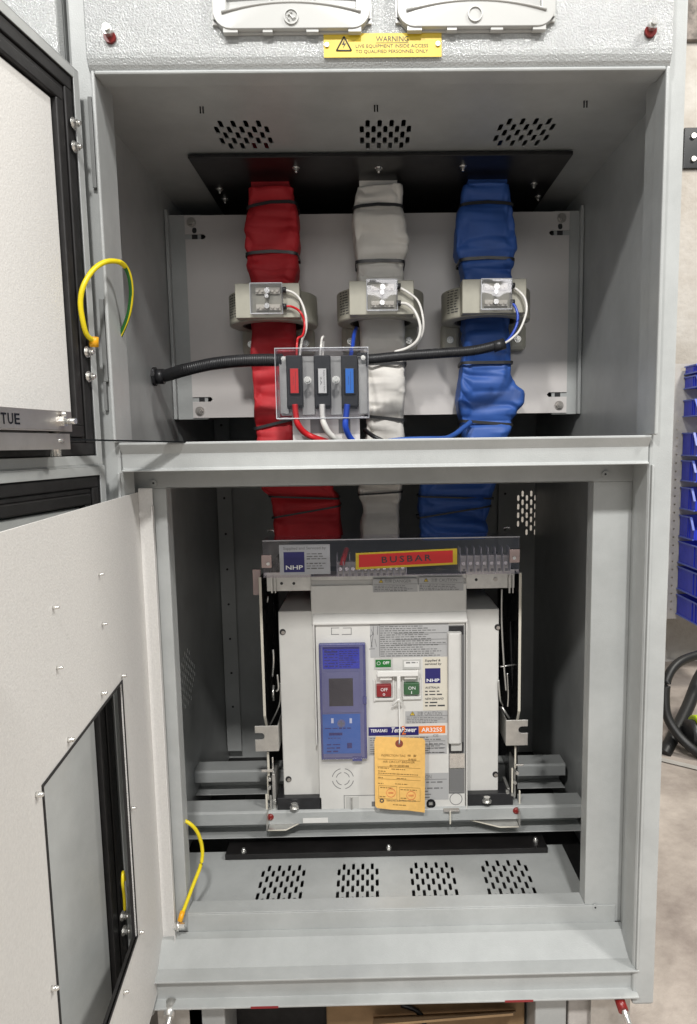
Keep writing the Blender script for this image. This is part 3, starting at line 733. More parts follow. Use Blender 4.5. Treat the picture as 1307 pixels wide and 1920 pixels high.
# ------------------------------------------------------------------ busbars in crumpled sleeves
def interp(rows, y):
    for a, b in zip(rows, rows[1:]):
        if a[0] <= y <= b[0]:
            t = (y-a[0])/(b[0]-a[0]); t = t*t*(3-2*t); return a[1]+(b[1]-a[1])*t, a[2]+(b[2]-a[2])*t
    return rows[-1][1:] if y > rows[-1][0] else rows[0][1:]
def sect(xl, xr, yc, hd, n=72):
    """rounded-rectangle section, list of (x,y,nx,ny)"""
    out = []
    for i in range(n):
        a = 2*math.pi*i/n; c, s = math.cos(a), math.sin(a); e = 0.22
        x = math.copysign(abs(c)**e, c); y = math.copysign(abs(s)**e, s)
        out.append(((xl+xr)/2+x*(xr-xl)/2, yc+y*hd, c, s))
    return out
HEMS = {}
def fold(x, z, seed, ties, amp, seam):
    """creases: sharp ridged noise, calm at the cable ties and along the seam"""
    v = Vector((x*11+seed*7.3, seed*3.1, z*8+x*3))
    w = noise.noise(v*0.7)
    r1 = abs(noise.noise(v+Vector((w*1.2, 0, w*2.0))))
    v2 = Vector((x*16+z*20+seed*5, seed, z*17-x*12)); r2 = abs(noise.noise(v2))
    v3 = Vector((x*40-z*24+seed*9, seed, z*30+x*30)); r3 = abs(noise.noise(v3))
    k = 1.0
    for tz in ties: k = min(k, abs(z-tz)/0.022)
    puck = max(0, 1-k)*noise.noise(Vector((x*170, seed, z*12)))*0.0035
    d = amp*(1.15*min(r1, 0.45)+0.85*min(r2, 0.32)+0.16*min(r3, 0.25)-0.36)*(0.3+0.7*k)+puck
    for hz in HEMS.get(seed, ()):
        hh = hz+0.004*noise.noise(Vector((x*25, seed, 0)))
        if z < hh: d -= 0.0028
    if seam is not None:
        sx = seam+0.004*noise.noise(Vector((z*14, seed, 0))); d -= 0.009*math.exp(-((x-sx)/0.0028)**2)
        if x > sx: d += 0.0035
    return d
def sleeve(name, m, parent, rows, Y, hd, seed, ties_px, amp, seam_px=None, y0=None, y1=None, step=2.2):
    mb = MB(); y0 = rows[0][0] if y0 is None else y0; y1 = rows[-1][0] if y1 is None else y1
    N = int((y1-y0)/step); n = 96; vs = []; fs = []
    tz = [P(700, t, Y-hd).z for t in ties_px]; seam = P(seam_px, (y0+y1)/2, Y-hd).x if seam_px else None
    for i in range(N+1):
        py = y0+(y1-y0)*i/N; l, r = interp(rows, py); z = P((l+r)/2, py, Y-hd).z
        xl, xr = P(l, py, Y-hd*0.5).x, P(r, py, Y-hd*0.5).x
        pin = 1.0
        for t in tz: pin = min(pin, 0.86+0.14*min(1, abs(z-t)/0.012))
        for (x, y, nx, ny) in sect(xl, xr, Y, hd*pin, n):
            d = fold(x, z, seed+(0 if ny < 0 else 50), tz, amp, seam if ny < -0.3 else None)
            vs.append((x+nx*d*0.35, y+ny*d, z))
    for i in range(N):
        for k in range(n):
            l = (k+1) % n; fs.append((i*n+k, i*n+l, (i+1)*n+l, (i+1)*n+k))
    fs.append(tuple(range(n-1, -1, -1))); fs.append(tuple(N*n+k for k in range(n)))
    mb.add(vs, fs, True)
    o = mb.build(name, m, parent)
    return o
def tie(parent, rows, py, Y, hd, tilt=0, arch=0, w=0.0055, head=None):
    l, r = interp(rows, py); xl, xr = P(l, py, Y-hd*0.5).x-0.0008, P(r, py, Y-hd*0.5).x+0.0008; z = P((l+r)/2, py, Y-hd).z
    mb = MB(); n = 48; vs = []; fs = []
    kk = 1330/(1+Y)
    for (dz, o) in ((-w/2, 0), (w/2, 0), (w/2, 0.0014), (-w/2, 0.0014)):
        for (x, y, nx, ny) in sect(xl-o-0.001, xr+o+0.001, Y, hd*0.95+o+0.0048, n):
            u = (x-(xl+xr)/2)/((xr-xl)/2); vs.append((x, y, z+dz+(-tilt*u-arch*u*u)/kk))
    for j in range(4):
        q = (j+1) % 4
        for k in range(n):
            l2 = (k+1) % n; fs.append((j*n+k, j*n+l2, q*n+l2, q*n+k))
    mb.add(vs, fs)
    if head is not None:
        x = P(head, py, Y).x; mb.box(x-0.004, x+0.004, Y-hd-0.004, Y-hd+0.003, z-0.004, z+0.004)
    return mb.build('cable_tie', 'blkp', parent)
YBAR, HD = 0.372, 0.030
bars = {
 'red': dict(m='red', lab='red sleeved busbar, leftmost of the three vertical bars', rows=[(352,468,550),(366,467,551),(380,466,555),(400,463,558),(435,460,560),(460,460,559),(474,465,557),(500,467,558),(530,469,552),(600,471,552),(640,472,553),(672,471,556),(720,474,556),(760,477,553),(792,480,550),(830,485,551),(880,488,558)],
     ties=[(380,-4,5),(472,0,4),(795,-8,0)], seam=500),
 'white': dict(m='wht', lab='white sleeved busbar, middle one of the three vertical bars', rows=[(348,668,750),(366,666,751),(384,664,753),(400,663,755),(430,664,757),(452,665,764),(470,667,762),(489,669,756),(525,673,755),(600,675,755),(650,677,757),(683,680,759),(740,684,758),(784,686,757),(830,688,757),(880,690,757)],
     ties=[(384,-1,4),(489,0,2),(682,0,0),(784,4,0)], seam=703),
 'blue': dict(m='blu', lab='blue sleeved busbar, rightmost of the three vertical bars', rows=[(346,869,953),(366,866,956),(382,863,958),(400,859,961),(430,855,965),(465,853,966),(476,856,962),(486,863,960),(520,868,958),(600,870,955),(650,869,956),(680,866,957),(700,863,957),(718,861,966),(735,860,979),(752,859,978),(775,861,966),(792,866,957),(830,871,947),(880,868,946)],
     ties=[(380,0,4),(484,0,3),(680,0,0),(793,4,0)], seam=908)}
bo = {}
for i, (k, b) in enumerate(bars.items()):
    rt = thing('busbar', b['lab'], 'busbar', P(sum(b['rows'][-1][1:])/2, 1000, YBAR+0.03)); bo[k] = rt
    HEMS[i+1.7] = [P(700, q, YBAR-HD).z for q in ((505,), (522,), (505,))[i]]
    sleeve('sleeve', b['m'], rt, b['rows'], YBAR, HD, i+1.7, [t[0] for t in b['ties']], 0.027, b['seam'])
    for (py, tl, ar) in b['ties']: tie(rt, b['rows'], py, YBAR, HD, tl, ar)
    # bare square shoulder of sleeve entering the board
    l, r = b['rows'][0][1:]; MB().box(P(l+6, 352, YBAR).x, P(r-6, 352, YBAR).x, YBAR-0.02, YBAR+0.02, zg-0.04, zg+0.06).build('bar', b['m'], rt)
boots = {'red': [(872,486,600),(915,490,622),(935,508,634),(950,512,636),(975,514,638),(1012,518,640)],
         'white': [(872,688,757),(915,672,753),(930,674,752),(950,682,748),(975,679,748),(1012,678,748)],
         'blue': [(872,800,946),(915,788,925),(935,786,922),(955,784,918),(980,788,912),(1012,790,910)]}
for i, (k, rows) in enumerate(boots.items()):
    sleeve('terminal_boot', bars[k]['m'], bo[k], rows, 0.43, 0.032, 9+i, [930, 962], 0.030, None)
    for (py, tl) in ((933, 3), (960, -10)) if k != 'white' else ((925, -2),): tie(bo[k], rows, py, 0.43, 0.032, tl, 0, 0.0035)
# ------------------------------------------------------------------ current transformers
def rim(x0, x1, z0, z1, y, parent, r=0.0011):
    q = [Vector(v) for v in ((x0, y, z0), (x1, y, z0), (x1, y, z1), (x0, y, z1), (x0, y, z0))]
    m = MB()
    m.tube(q, r, 6, spline=False, cap=False); return m.build('cover_rim', 'edge', parent)
def ctrans(ringx, blockx, by, coverx, cy, lab, foot, label_side=True, mir=0):
    YC = 0.348
    pc = P((ringx[0]+ringx[1])/2, (by[0]+by[1])/2+12, YC)
    R_ = (P(ringx[1], by[1], YC).x-P(ringx[0], by[1], YC).x)/2
    root = thing('current_transformer', lab, 'transformer', (pc.x, YC, pc.z-0.035), 'current transformers round the busbars')
    YB = YC-R_-0.008
    z0 = P(blockx[0]+50, by[1], YB).z; z1 = P(blockx[0]+50, by[0], YB).z
    m = MB(); m.ring((pc.x, YC, z0-0.002), R_, R_*0.70, (z1-z0)*0.93, 'z', 56); m.build('ring', 'ct', root, 0.003)
    m = MB(); m.ring((pc.x, YC, z0-0.001), R_*0.70, R_*0.66, (z1-z0)*0.9, 'z', 48); m.build('core_lining', 'ctin', root)
    x0 = P(blockx[0], (by[0]+by[1])/2, YB).x; x1 = P(blockx[1], (by[0]+by[1])/2, YB).x
    pts = [(x0, YB), (x1, YB), (x1, YB+0.03), (x1-0.006, YB+0.05)]
    xa, xb = x1-0.006, x0+0.006
    for i in range(9):
        a = i/8; x = xa+(xb-xa)*a; dd = math.sqrt(max(0, (R_*0.72)**2-(x-pc.x)**2)); pts.append((x, min(YC-dd, YB+0.05)))
    pts += [(x0, YB+0.03)]
    m = MB().prism(pts, 'z', z0, z1); m.build('terminal_block', 'ct', root, 0.0012)
    # terminals
    x0c = P(coverx[0], (cy[0]+cy[1])/2, YB-0.012).x; x1c = P(coverx[1], (cy[0]+cy[1])/2, YB-0.012).x
    z0c = P(coverx[0], cy[1], YB-0.012).z; z1c = P(coverx[0], cy[0], YB-0.012).z
    w = x1c-x0c; hh = z1c-z0c
    m = MB()
    for zc in (z1c-hh*0.2, z0c+hh*0.25):
        m.box(x0c+w*0.14, x1c-w*0.10, YB-0.004, YB, zc-0.005, zc+0.005)
        for k in range(5):
            m.cyl((x0c+w*(0.2+0.155*k), YB-0.007, zc), 0.0029, 0.004, 'y', 12)
    m.build('terminal_strip', 'cream', root)
    m = MB(); m.cyl((x0c+w*0.52, YB-0.013, z1c-hh*0.22), 0.0048, 0.008, 'y', 16).cyl((x0c+w*0.5, YB-0.013, z0c+hh*0.27), 0.0045, 0.008, 'y', 16).cyl((x0c+w*0.5, YB-0.013, z0c+hh*0.6), 0.0035, 0.011, 'y', 12)
    m.build('terminal_screw', 'bright', root)
    m = MB(); e = 0.0014; yf = YB-0.017
    m.box(x0c, x1c, yf, yf+e, z0c, z1c); m.box(x0c, x0c+e, yf+e, YB, z0c, z1c); m.box(x1c-e, x1c, yf+e, YB, z0c, z1c)
    m.box(x0c+e, x1c-e, yf+e, YB, z0c, z0c+e); m.box(x0c+e, x1c-e, yf+e, YB, z1c-e, z1c)
    m.build('clear_cover', 'clear', root, 0.0008)
    rim(x0c, x1c, z0c, z1c, yf, root)
    m = MB()
    for zc in (z1c-hh*0.2, z0c+hh*0.25): m.cyl((x1c-0.001, YB-0.009, zc), 0.0048, 0.007, 'x', 14)
    m.build('grommet', 'blkp', root)
    for s in (-1, 1):
        xa = P(foot[0] if s < 0 else foot[1], 620, YP-0.01).x; m = MB()
        m.box(xa, xa-s*0.036, YP-0.026, YP-0.001, z0-0.045, z0+0.006); m.build('mounting_foot', 'foot', root, 0.008)
        m = MB(); hexbolt(m, (xa-s*0.017, YP-0.026, z0-0.024), 0.0045); m.build('foot_bolt', 'bright', root)
    # printed data plate wrapped on the left flank
    mb = MB()
    for k in range(9):
        for j in range(3):
            a = math.radians(205+j*7+random.uniform(-1, 1)); da = math.radians(4+random.random()*2)
            zc = z0+(z1-z0)*(0.15+k*0.08)
            vs = [(pc.x+(R_+0.0004)*math.cos(t_), YC+(R_+0.0004)*math.sin(t_), zc+dz) for t_ in (a, a+da) for dz in (0, 0.0018)]
            mb.add(vs, [(0, 1, 3, 2)])
    mb.build('data_print', 'ink', root)
    return dict(x1=x1c, z_top=z1c-hh*0.2, z_bot=z0c+hh*0.25, Y=YB-0.009)
c1 = ctrans((431,595), (441,562), (531,596), (470,530), (532,589), 'beige ring transformer with clear terminal cover, round the red busbar', (456,590))
c2 = ctrans((632,794), (655,776), (526,590), (688,745), (525,583), 'beige ring transformer with clear terminal cover, round the white busbar', (641,782))
c3 = ctrans((828,992), (867,987), (523,587), (902,959), (524,581), 'beige ring transformer with clear terminal cover, round the blue busbar', (826,984))
# ------------------------------------------------------------------ wires (top-level, one each)
def wire(name, lab, pts, r, m, cat='wire', parent=None, n=8, label=True, ribs=None):
    q = [p if isinstance(p, Vector) else P(*p) for p in pts]
    mb = MB().tube(q, r, n, ribs=ribs); o = mb.build(name, m, parent)
    if parent is None: tag(o, lab, cat)
    return o
def V3(a, b, c): return Vector((a, b, c))
wire('wire', 'thin white wire leaving the upper grommet beside the red busbar', [V3(c1['x1'], c1['Y'], c1['z_top']), (548,548,.25), (563,562,.25), (573,590,.24), (574,618,.24), (566,640,.24), (562,668,.215)], 0.0021, 'ww')
wire('wire', 'thin red wire looping from the red busbar transformer into the fuse box', [V3(c1['x1'], c1['Y'], c1['z_bot']), (547,575,.25), (563,585,.24), (571,605,.24), (568,628,.23), (559,634,.22), (557,645,.22), (556,670,.21)], 0.0021, 'wr')
wire('wire', 'outer white wire curving down from the white busbar transformer', [V3(c2['x1'], c2['Y'], c2['z_top']), (766,549,.25), (784,565,.25), (793,595,.24), (792,625,.24), (775,650,.24), (745,664,.24)], 0.0021, 'ww')
wire('wire', 'inner bright white wire curving down from the white busbar transformer', [V3(c2['x1'], c2['Y'], c2['z_bot']), (763,570,.245), (778,584,.235), (788,612,.23), (783,637,.23), (765,652,.235), (740,660,.24)], 0.0026, 'ww')
wire('wire', 'thin white wire dropping from the blue busbar transformer into the conduit', [V3(c3['x1'], c3['Y'], c3['z_top']), (975,548,.25), (985,562,.245), (987,585,.24), (975,618,.235), (958,636,.23), (942,646,.235)], 0.0021, 'ww')
wire('wire', 'thin blue wire dropping from the blue busbar transformer into the conduit', [V3(c3['x1'], c3['Y'], c3['z_bot']), (966,575,.245), (971,592,.24), (968,612,.235), (957,632,.235), (942,648,.24)], 0.0024, 'wb')
YF = 0.205
wire('wire', 'short white wire standing above the fuse box', [(600,672,YF+.01), (602,648,YF+.02), (604,634,YF+.02), (607,632,YF+.03), (607,640,YF+.05), (605,672,YF+.05)], 0.0021, 'ww')
wire('wire', 'blue wire pair entering the fuse box behind the conduit', [(657,672,YF+.02), (661,650,YF+.05), (664,628,YF+.09), (668,615,YF+.13)], 0.0036, 'wb')
wire('wire', 'red cable curving out under the fuse box', [(553,758,YF), (555,778,YF), (559,796,YF), (575,814,YF+.01), (606,826,YF+.02), (640,834,YF+.05)], 0.0052, 'wr', n=12)
wire('wire', 'white cable curving out under the fuse box', [(604,758,YF), (605,780,YF), (609,798,YF), (623,818,YF+.01), (650,830,YF+.03), (680,838,YF+.05)], 0.0052, 'ww', n=12)
wire('wire', 'blue cable curving out under the fuse box', [(651,758,YF), (649,780,YF), (648,800,YF), (655,818,YF+.01), (668,834,YF+.02), (680,846,YF+.03)], 0.0052, 'wb', n=12)
wire('wire', 'blue cable running low from the blue busbar to the left', [(882,792,.33), (868,803,.31), (852,815,.29), (835,822,.27), (800,823,.26), (750,825,.26), (700,832,.27)], 0.0048, 'blu', n=12)
wire('wire', 'black cable crossing behind the rail below the white busbar', [(684,806,.3), (692,812,.29), (704,820,.28), (730,832,.28)], 0.004, 'blkp', n=10)
# conduit
cp = [V3(XL-0.01, cond.y, cond.z), V3(XL+0.02, cond.y, cond.z+0.001), P(345,694,.245), P(400,682,.24), P(460,676,.235), P(530,675,.225)]
cn = thing('conduit', 'black corrugated conduit crossing from the left wall to the fuse box', 'conduit', P(400, 700, .24))
MB().tube(cp, 0.0108, 14, ribs=0.0032).build('corrugated_tube', 'blkp', cn)
MB().cyl((XL+0.0005, cond.y, cond.z), 0.0165, 0.006, 'x', 8).cyl((XL+0.006, cond.y, cond.z), 0.0135, 0.014, 'x', 18).build('gland_nut', 'blkp', cn)
cn = thing('conduit', 'black corrugated conduit from the fuse box across to the blue busbar', 'conduit', P(820, 680, .24))
MB().tube([P(684,674,.225), P(700,673,.23), P(760,667,.235), P(830,662,.24), P(890,657,.24), P(945,644,.24)], 0.0088, 14, ribs=0.0030).build('corrugated_tube', 'blkp', cn)
MB().tube([P(925,651,.24), P(946,644,.24)], 0.0095, 14, spline=False).build('end_sleeve', 'blkp', cn)
# ------------------------------------------------------------------ fuse box
fb = thing('fuse_box', 'clear covered fuse box with red, white and blue labelled fuse holders', 'fuse box', P(604, 790, YF))
m = MB().R(526, 668, 690, 778, YF+0.022, 0.003).R(549, 778, 675, 845, YF+0.024, 0.003); m.build('back_plate', 'pan', fb, 0.001)
m = MB()
for (a, c) in ((565,590), (619,641)): m.R(a, 668, c, 778, YF+0.018, 0.004)
m.build('spacer', 'acb2', fb, 0.001)
m = MB()
for (a, c) in ((582,610), (635,657)): m.R(a, 786, c, 812, YF+0.0235, 0.0005)
m.build('plate_window', 'inkg', fb)
for (a, c, lm) in ((537,567,'redl'), (589,620,'whl'), (640,671,'blul')):
    m = MB().R(a, 666, c, 762, YF+0.002, 0.02).R(a+5, 690, c-5, 740, YF-0.002, 0.004).R(a+1, 748, c-1, 766, YF+0.006, 0.012)
    h = m.build('fuse_holder', 'blkp', fb, 0.0015)
    xm = (a+c)/2
    MB().R(xm-7.5, 691, xm+7.5, 737, YF-0.0028, 0.0006).build('label', lm, h)
    if lm == 'whl':
        m = MB(); TX(m, 'Replacement fuses', xm+1.5, 694, xm+5, 734, YF-0.0029, rot=-90); TX(m, '2A', xm-4, 706, xm-1, 722, YF-0.0029, rot=-90)
    else:
        m = MB()
        for dx, a_, b_ in ((-2.5, 706, 722), (1.5, 697, 731)):
            y_ = a_
            while y_ < b_: m.R(xm+dx, y_, xm+dx+0.8, y_+2.2, YF-0.0029, 0.0002); y_ += 3.2
    m.build('lettering', 'ink', h)
for (a, b) in ((577,713), (630,712)):
    p = P(a, b, YF-0.004); m = MB(); m.cyl((p.x, YF-0.006, p.z), 0.0022, 0.034, 'y', 12).cyl((p.x, YF-0.012, p.z), 0.0042, 0.005, 'y', 6).cyl((p.x, YF-0.0065, p.z), 0.0064, 0.001, 'y', 20); m.build('cover_screw', 'bright', fb)
for (a, b) in ((532,673), (681,671)):
    p = P(a, b, YF-0.004); m = MB(); m.cyl((p.x, YF-0.009, p.z), 0.0038, 0.004, 'y', 14).cyl((p.x, YF-0.011, p.z), 0.002, 0.003, 'y', 6); m.build('corner_screw', 'bright', fb)
x0, x1, z0, z1 = rect(517, 652, 691, 784, YF-0.006); e = 0.002
m = MB(); m.box(x0, x1, YF-0.006, YF-0.004, z0, z1); m.box(x0, x1, YF-0.004, YF+0.026, z1-e, z1); m.box(x0, x1, YF-0.004, YF+0.026, z0, z0+e); m.box(x0, x0+e, YF-0.004, YF+0.026, z0+e, z1-e); m.box(x1-e, x1, YF-0.004, YF+0.026, z0+e, z1-e)
m.build('clear_cover', 'clear', fb, 0.001); rim(x0, x1, z0, z1, YF-0.006, fb); rim(x0, x1, z0, z1, YF+0.024, fb)
m = MB().R(524, 668, 541, 776, YF+0.014, 0.008).R(672, 668, 690, 776, YF+0.014, 0.008); m.build('side_rail', 'zinc', fb, 0.001)
m = MB().R(669, 661, 689, 666, YF-0.002, 0.012).R(686, 664, 691, 684, YF-0.001, 0.02); m.build('conduit_clip', 'blkp', fb)
# ------------------------------------------------------------------ earth wires
m = MB(); ew = thing('earth_wire', 'yellow and green earth wire looping from the upper door to the frame', 'wire', P(200, 640, -0.03))
e0 = Vector(D1.xf(D1.at(167,640)[0], 0.008, D1.at(167,640)[1]))
w1 = [P(163,628,-.06), P(155,600,-.07), P(151,566,-.075), P(157,535,-.075), P(175,506,-.065), P(198,491,-.05), P(222,491,-.03), P(236,503,-.012)]
w2 = [P(236,503,-.012), P(244,525,.0), P(246,555,.012), P(241,590,.022), P(229,622,.03), P(214,650,.035)]
full = smooth_path([e0]+w1+w2[1:], 10)
cut = int(len(full)*0.60)
MB().tube(full[:cut+1], 0.0033, 12, spline=False).build('insulation', 'wirey', ew)
MB().tube(full[cut-8:], 0.00325, 12, spline=False).build('green_insulation', 'wireg', ew)
MB().tube([p+Vector((0.0016, -0.0012, 0.0008)) for p in full[cut-8:]], 0.0022, 8, spline=False).build('yellow_stripe', 'wirey', ew)
pa = Vector(D1.xf(D1.at(165,632)[0], 0.008, D1.at(165,632)[1])); pb = Vector(D1.xf(D1.at(168,650)[0], 0.006, D1.at(168,650)[1]))
MB().tube([pa, pb], 0.0062, 12, spline=False).build('lug', 'lug', ew)
ew = thing('earth_wire', 'plain yellow earth wire looping from the inner door into the breaker bay', 'wire', P(340, 1735, 0.06))
MB().tube([P(336,1727,.060), P(345,1705,.068), P(362,1660,.085), P(377,1620,.10), P(379,1590,.105), P(371,1562,.10), P(357,1545,.095), P(340,1538,.10), P(320,1545,.12)], 0.0030, 12).build('insulation', 'wirey', ew)
MB().tube([P(337,1728,.058), P(343,1708,.066)], 0.0042, 12, spline=False).build('lug', 'lug', ew)
p = P(335, 1736, 0.055)
MB().cyl((p.x-0.008, p.y, p.z), 0.0052, 0.018, 'x', 6).cyl((p.x-0.002, p.y, p.z), 0.008, 0.003, 'x', 16).build('bolt', 'bright', ew)
ew = thing('earth_wire', 'yellow earth wire on the lower outer door, glimpsed through the cut-out', 'wire', Vector(D2.xf(*((D2.at(234,1716)[0], 0.01, D2.at(234,1716)[1])))))
q = []
for (a, b, w) in ((234,1706,.008), (233,1680,.014), (230,1655,.02), (231,1635,.018), (234,1650,.01)):
    u, z = D2.at(a, b, w); q.append(Vector(D2.xf(u, w, z)))
MB().tube(q, 0.0021, 10).build('insulation', 'wirey', ew)
# ------------------------------------------------------------------ circuit breaker
YA = 0.31
cb = thing('circuit_breaker', 'light grey draw-out air circuit breaker on its steel cradle in the lower bay', 'circuit breaker', P(735, 1545, YA+0.1))
def B(mb, name, m, bevel=0, parent=None): return mb.build(name, m, parent or cb, bevel)
# cradle side plates (outer), edge-on
zs1 = P(735, 1078, YA).z; zs0 = P(735, 1338, YA).z
xa0, xa1 = P(489,1200,YA).x, P(494,1200,YA).x; xb0, xb1 = P(972,1200,YA).x, P(977,1200,YA).x
zlow = P(735, 1545, YA).z
for (x0, x1, s) in ((xa0, xa1, 1), (xb0, xb1, -1)):
    m = MB(); pts = [(YA, zs1), (YA, zs0), (YA+0.02, zs0-0.03), (YA+0.02, zlow+0.03), (YA+0.30, zlow+0.03), (YA+0.30, zs1)]
    m.prism(pts, 'x', x0+0.0012, x1); B(m, 'side_plate', 'dark', 0.0004)
    m = MB().box(x0, x1, YA-0.0012, YA, zs0, zs1); m.prism([(YA-0.001, zs0), (YA+0.0005, zs0), (YA+0.02, zs0-0.03), (YA+0.0185, zs0-0.03)], 'x', x0, x1); B(m, 'plate_edge', 'cream', 0.0005)
# rear of cradle and dark interior
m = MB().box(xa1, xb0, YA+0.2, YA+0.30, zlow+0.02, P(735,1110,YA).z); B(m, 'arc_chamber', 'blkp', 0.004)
# inner dark rails + bright linkages both sides
for (pts, r, mm) in (([(512,1218,YA+.02), (513,1240,YA+.02), (511,1268,YA+.03)], .0022, 'bright'), ([(513,1285,YA+.03), (512,1300,YA+.02), (513,1313,YA+.03)], .0024, 'bright'),
        ([(520,1265,YA+.01), (522,1290,YA+.01), (518,1296,YA+.01)], .0018, 'zinc'), ([(526,1280,YA+.02), (524,1320,YA+.02), (505,1362,YA+.05)], .0016, 'zinc'),
        ([(503,1118,YA+.02), (501,1130,YA+.02)], .0016, 'zinc')):
    B(MB().tube([P(*p) for p in pts], r, 8), 'linkage', mm)
for (pts, r, mm) in (([(941,1105,YA+.01), (941,1170,YA+.01), (945,1245,YA+.01), (949,1295,YA+.01)], .0019, 'zinc'), ([(951,1262,YA+.02), (953,1300,YA+.02), (952,1325,YA+.02)], .0016, 'bright'),
        ([(957,1165,YA+.06), (958,1200,YA+.06), (962,1300,YA+.06)], .004, 'dark'), ([(938,1250,YA+.02), (968,1246,YA+.03)], .0016, 'bright'),
        ([(935,1275,YA+.0), (938,1310,YA+.0), (943,1322,YA+.02)], .0016, 'zinc'), ([(941,1325,YA+.02), (955,1347,YA+.02)], .0022, 'zinc')):
    B(MB().tube([P(*p) for p in pts], r, 8), 'linkage', mm)
# top cross bar
m = MB().R(500, 1073, 583, 1108, YA+0.012, 0.002).R(874, 1068, 965, 1103, YA+0.012, 0.002)
m.R(583, 1078, 874, 1090, YA+0.013, 0.002); o = B(m, 'cross_bar', 'zinc', 0.0006)
m = MB()
for (a, b) in ((528,1094), (551,1094), (893,1087)):
    p = P(a, b, YA+0.0115); m.cyl((p.x, YA+0.0112, p.z), 0.0028, 0.001, 'y', 14)
m.build('bar_hole', 'blkp', o)
p = P(929, 1086, YA+.012); MB().cyl((p.x, YA+0.009, p.z), 0.0038, 0.004, 'y', 16).build('bar_screw', 'stain', o)
for (a, c) in ((508,511), (515,517), (954,957), (961,963)):
    B(MB().R(a, 1080, c, 1112, YA+0.004, 0.004), 'hanger_rod', 'zinc')
# pale tab at the left
B(MB().R(474, 1068, 489, 1116, YA+0.02, 0.006), 'side_tab', 'pink', 0.001)
# moulded body
Yc = YA+0.004
def bodybox(a, b, c, d, Y, dep, name, m='acb', bev=0.0022): return B(MB().R(a, b, c, d, Y, dep), name, m, bev)
x0, x1, z0, z1 = rect(527, 1146, 599, 1495, Yc+0.006); zt = P(560, 1128, Yc+0.045).z
m = MB().box(x0, x1, Yc+0.006, Yc+0.20, z0, z1); left = B(m, 'side_cover', 'acb', 0.0022)
x0, x1, z0, z1 = rect(872, 1142, 935, 1487, Yc+0.006); m = MB().box(x0, x1, Yc+0.006, Yc+0.20, z0, z1); right = B(m, 'side_cover', 'acb', 0.0022)
for (a, b, par) in ((530,1185,left), (541,1461,left), (933,1176,right), (929,1452,right)):
    p = P(a, b, Yc+0.005); MB().cyl((p.x, Yc+0.0045, p.z), 0.0058, 0.002, 'y', 20).build('screw_recess', 'blkp', par)
    MB().cyl((p.x+0.001, Yc+0.0035, p.z-0.001), 0.0035, 0.0022, 'y', 14).build('screw', 'stain', par)
# top shroud
m = MB().R(583, 1096, 875, 1170, Yc+0.002, 0.12); sh = B(m, 'top_shroud', 'acb', 0.002)
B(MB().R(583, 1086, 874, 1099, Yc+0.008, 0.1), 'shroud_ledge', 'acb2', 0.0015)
# front cover: rim frame + recessed face
Yf = YA-0.010
x0, x1, z0, z1 = rect(595, 1166, 873, 1526, Yf); xw0 = rect(595, 1166, 873, 1526, Yf)
zr = P(735, 1166, Yf).z
m = MB(); m.box(x0, x1, Yf+0.006, Yc+0.05, z0, z1-0.004)
m.prism([(Yf, zr), (Yf, zr-0.004), (Yf+0.006, zr-0.004), (Yc+0.004, zr-0.004), (Yc+0.004, zr+0.014), (Yc+0.0005, zr+0.014)], 'x', x0-0.004, x1+0.004)
m.box(x0-0.004, x0-0.001, Yf, Yc+0.02, zr-0.24, zr-0.004); m.box(x1+0.001, x1+0.004, Yf, Yc+0.02, z0+0.0, zr-0.004)
fc = B(m, 'front_cover', 'acb', 0.0012)
Yv = Yf+0.006  # visible face
def L(mb, name, m, parent=None): return mb.build(name, m, parent or fc)
# dotted knock-out rectangle, round knob outlines
m = MB()
for (a, b, c, d) in ((621,1177,636,1178), (643,1177,659,1178), (621,1189,636,1190.2), (641,1189,659,1190.2), (621,1177,622.2,1190), (658,1177,659.2,1190)): m.R(a, b, c, d, Yv-0.0003, 0.0003)
for (cx_, cy_, rr_) in ((643,1460,21), (643,1460,13), (855,1498,12)):
    p = P(cx_, cy_, Yv); k = 1330/(1+Yv)
    for q in range(4 if rr_ > 12.5 else 1):
        a0 = q*90+12; a1 = a0+(66 if rr_ > 12.5 else 360); N = 14 if rr_ > 12.5 else 40
        for i in range(N):
            t0, t1 = math.radians(a0+(a1-a0)*i/N), math.radians(a0+(a1-a0)*(i+1)/N); r_a, r_b = (rr_-0.7)/k, (rr_+0.7)/k
            m.add([(p.x+r*math.cos(t), Yv-0.0003, p.z+r*math.sin(t)) for t in (t0, t1) for r in (r_a, r_b)], [(0, 1, 3, 2)])
m.R(645, 1491, 705, 1492, Yv-0.0003, 0.0003); m.R(645, 1491, 646.2, 1522, Yv-0.0003, 0.0003)
L(m, 'embossed_line', 'inkg')
m = MB().R(649, 1494, 673, 1522, Yv-0.001, 0.002); s = L(m, 'slide_latch', 'acb2'); MB().R(658, 1496, 661, 1520, Yv-0.0035, 0.0025).build('latch_blade', 'zinc', s)
p = P(808, 1506, Yv); m = MB().ring((p.x, Yv-0.003, p.z), 0.0088, 0.0062, 0.004, 'y', 28); k = L(m, 'key_switch', 'dark'); MB().cyl((p.x, Yv-0.002, p.z), 0.006, 0.002, 'y', 20).build('key_barrel', 'blkp', k)
MB().box(p.x-0.004, p.x+0.003, Yv-0.0035, Yv-0.002, p.z-0.002, p.z+0.003).build('key_slot', 'zinc', k)
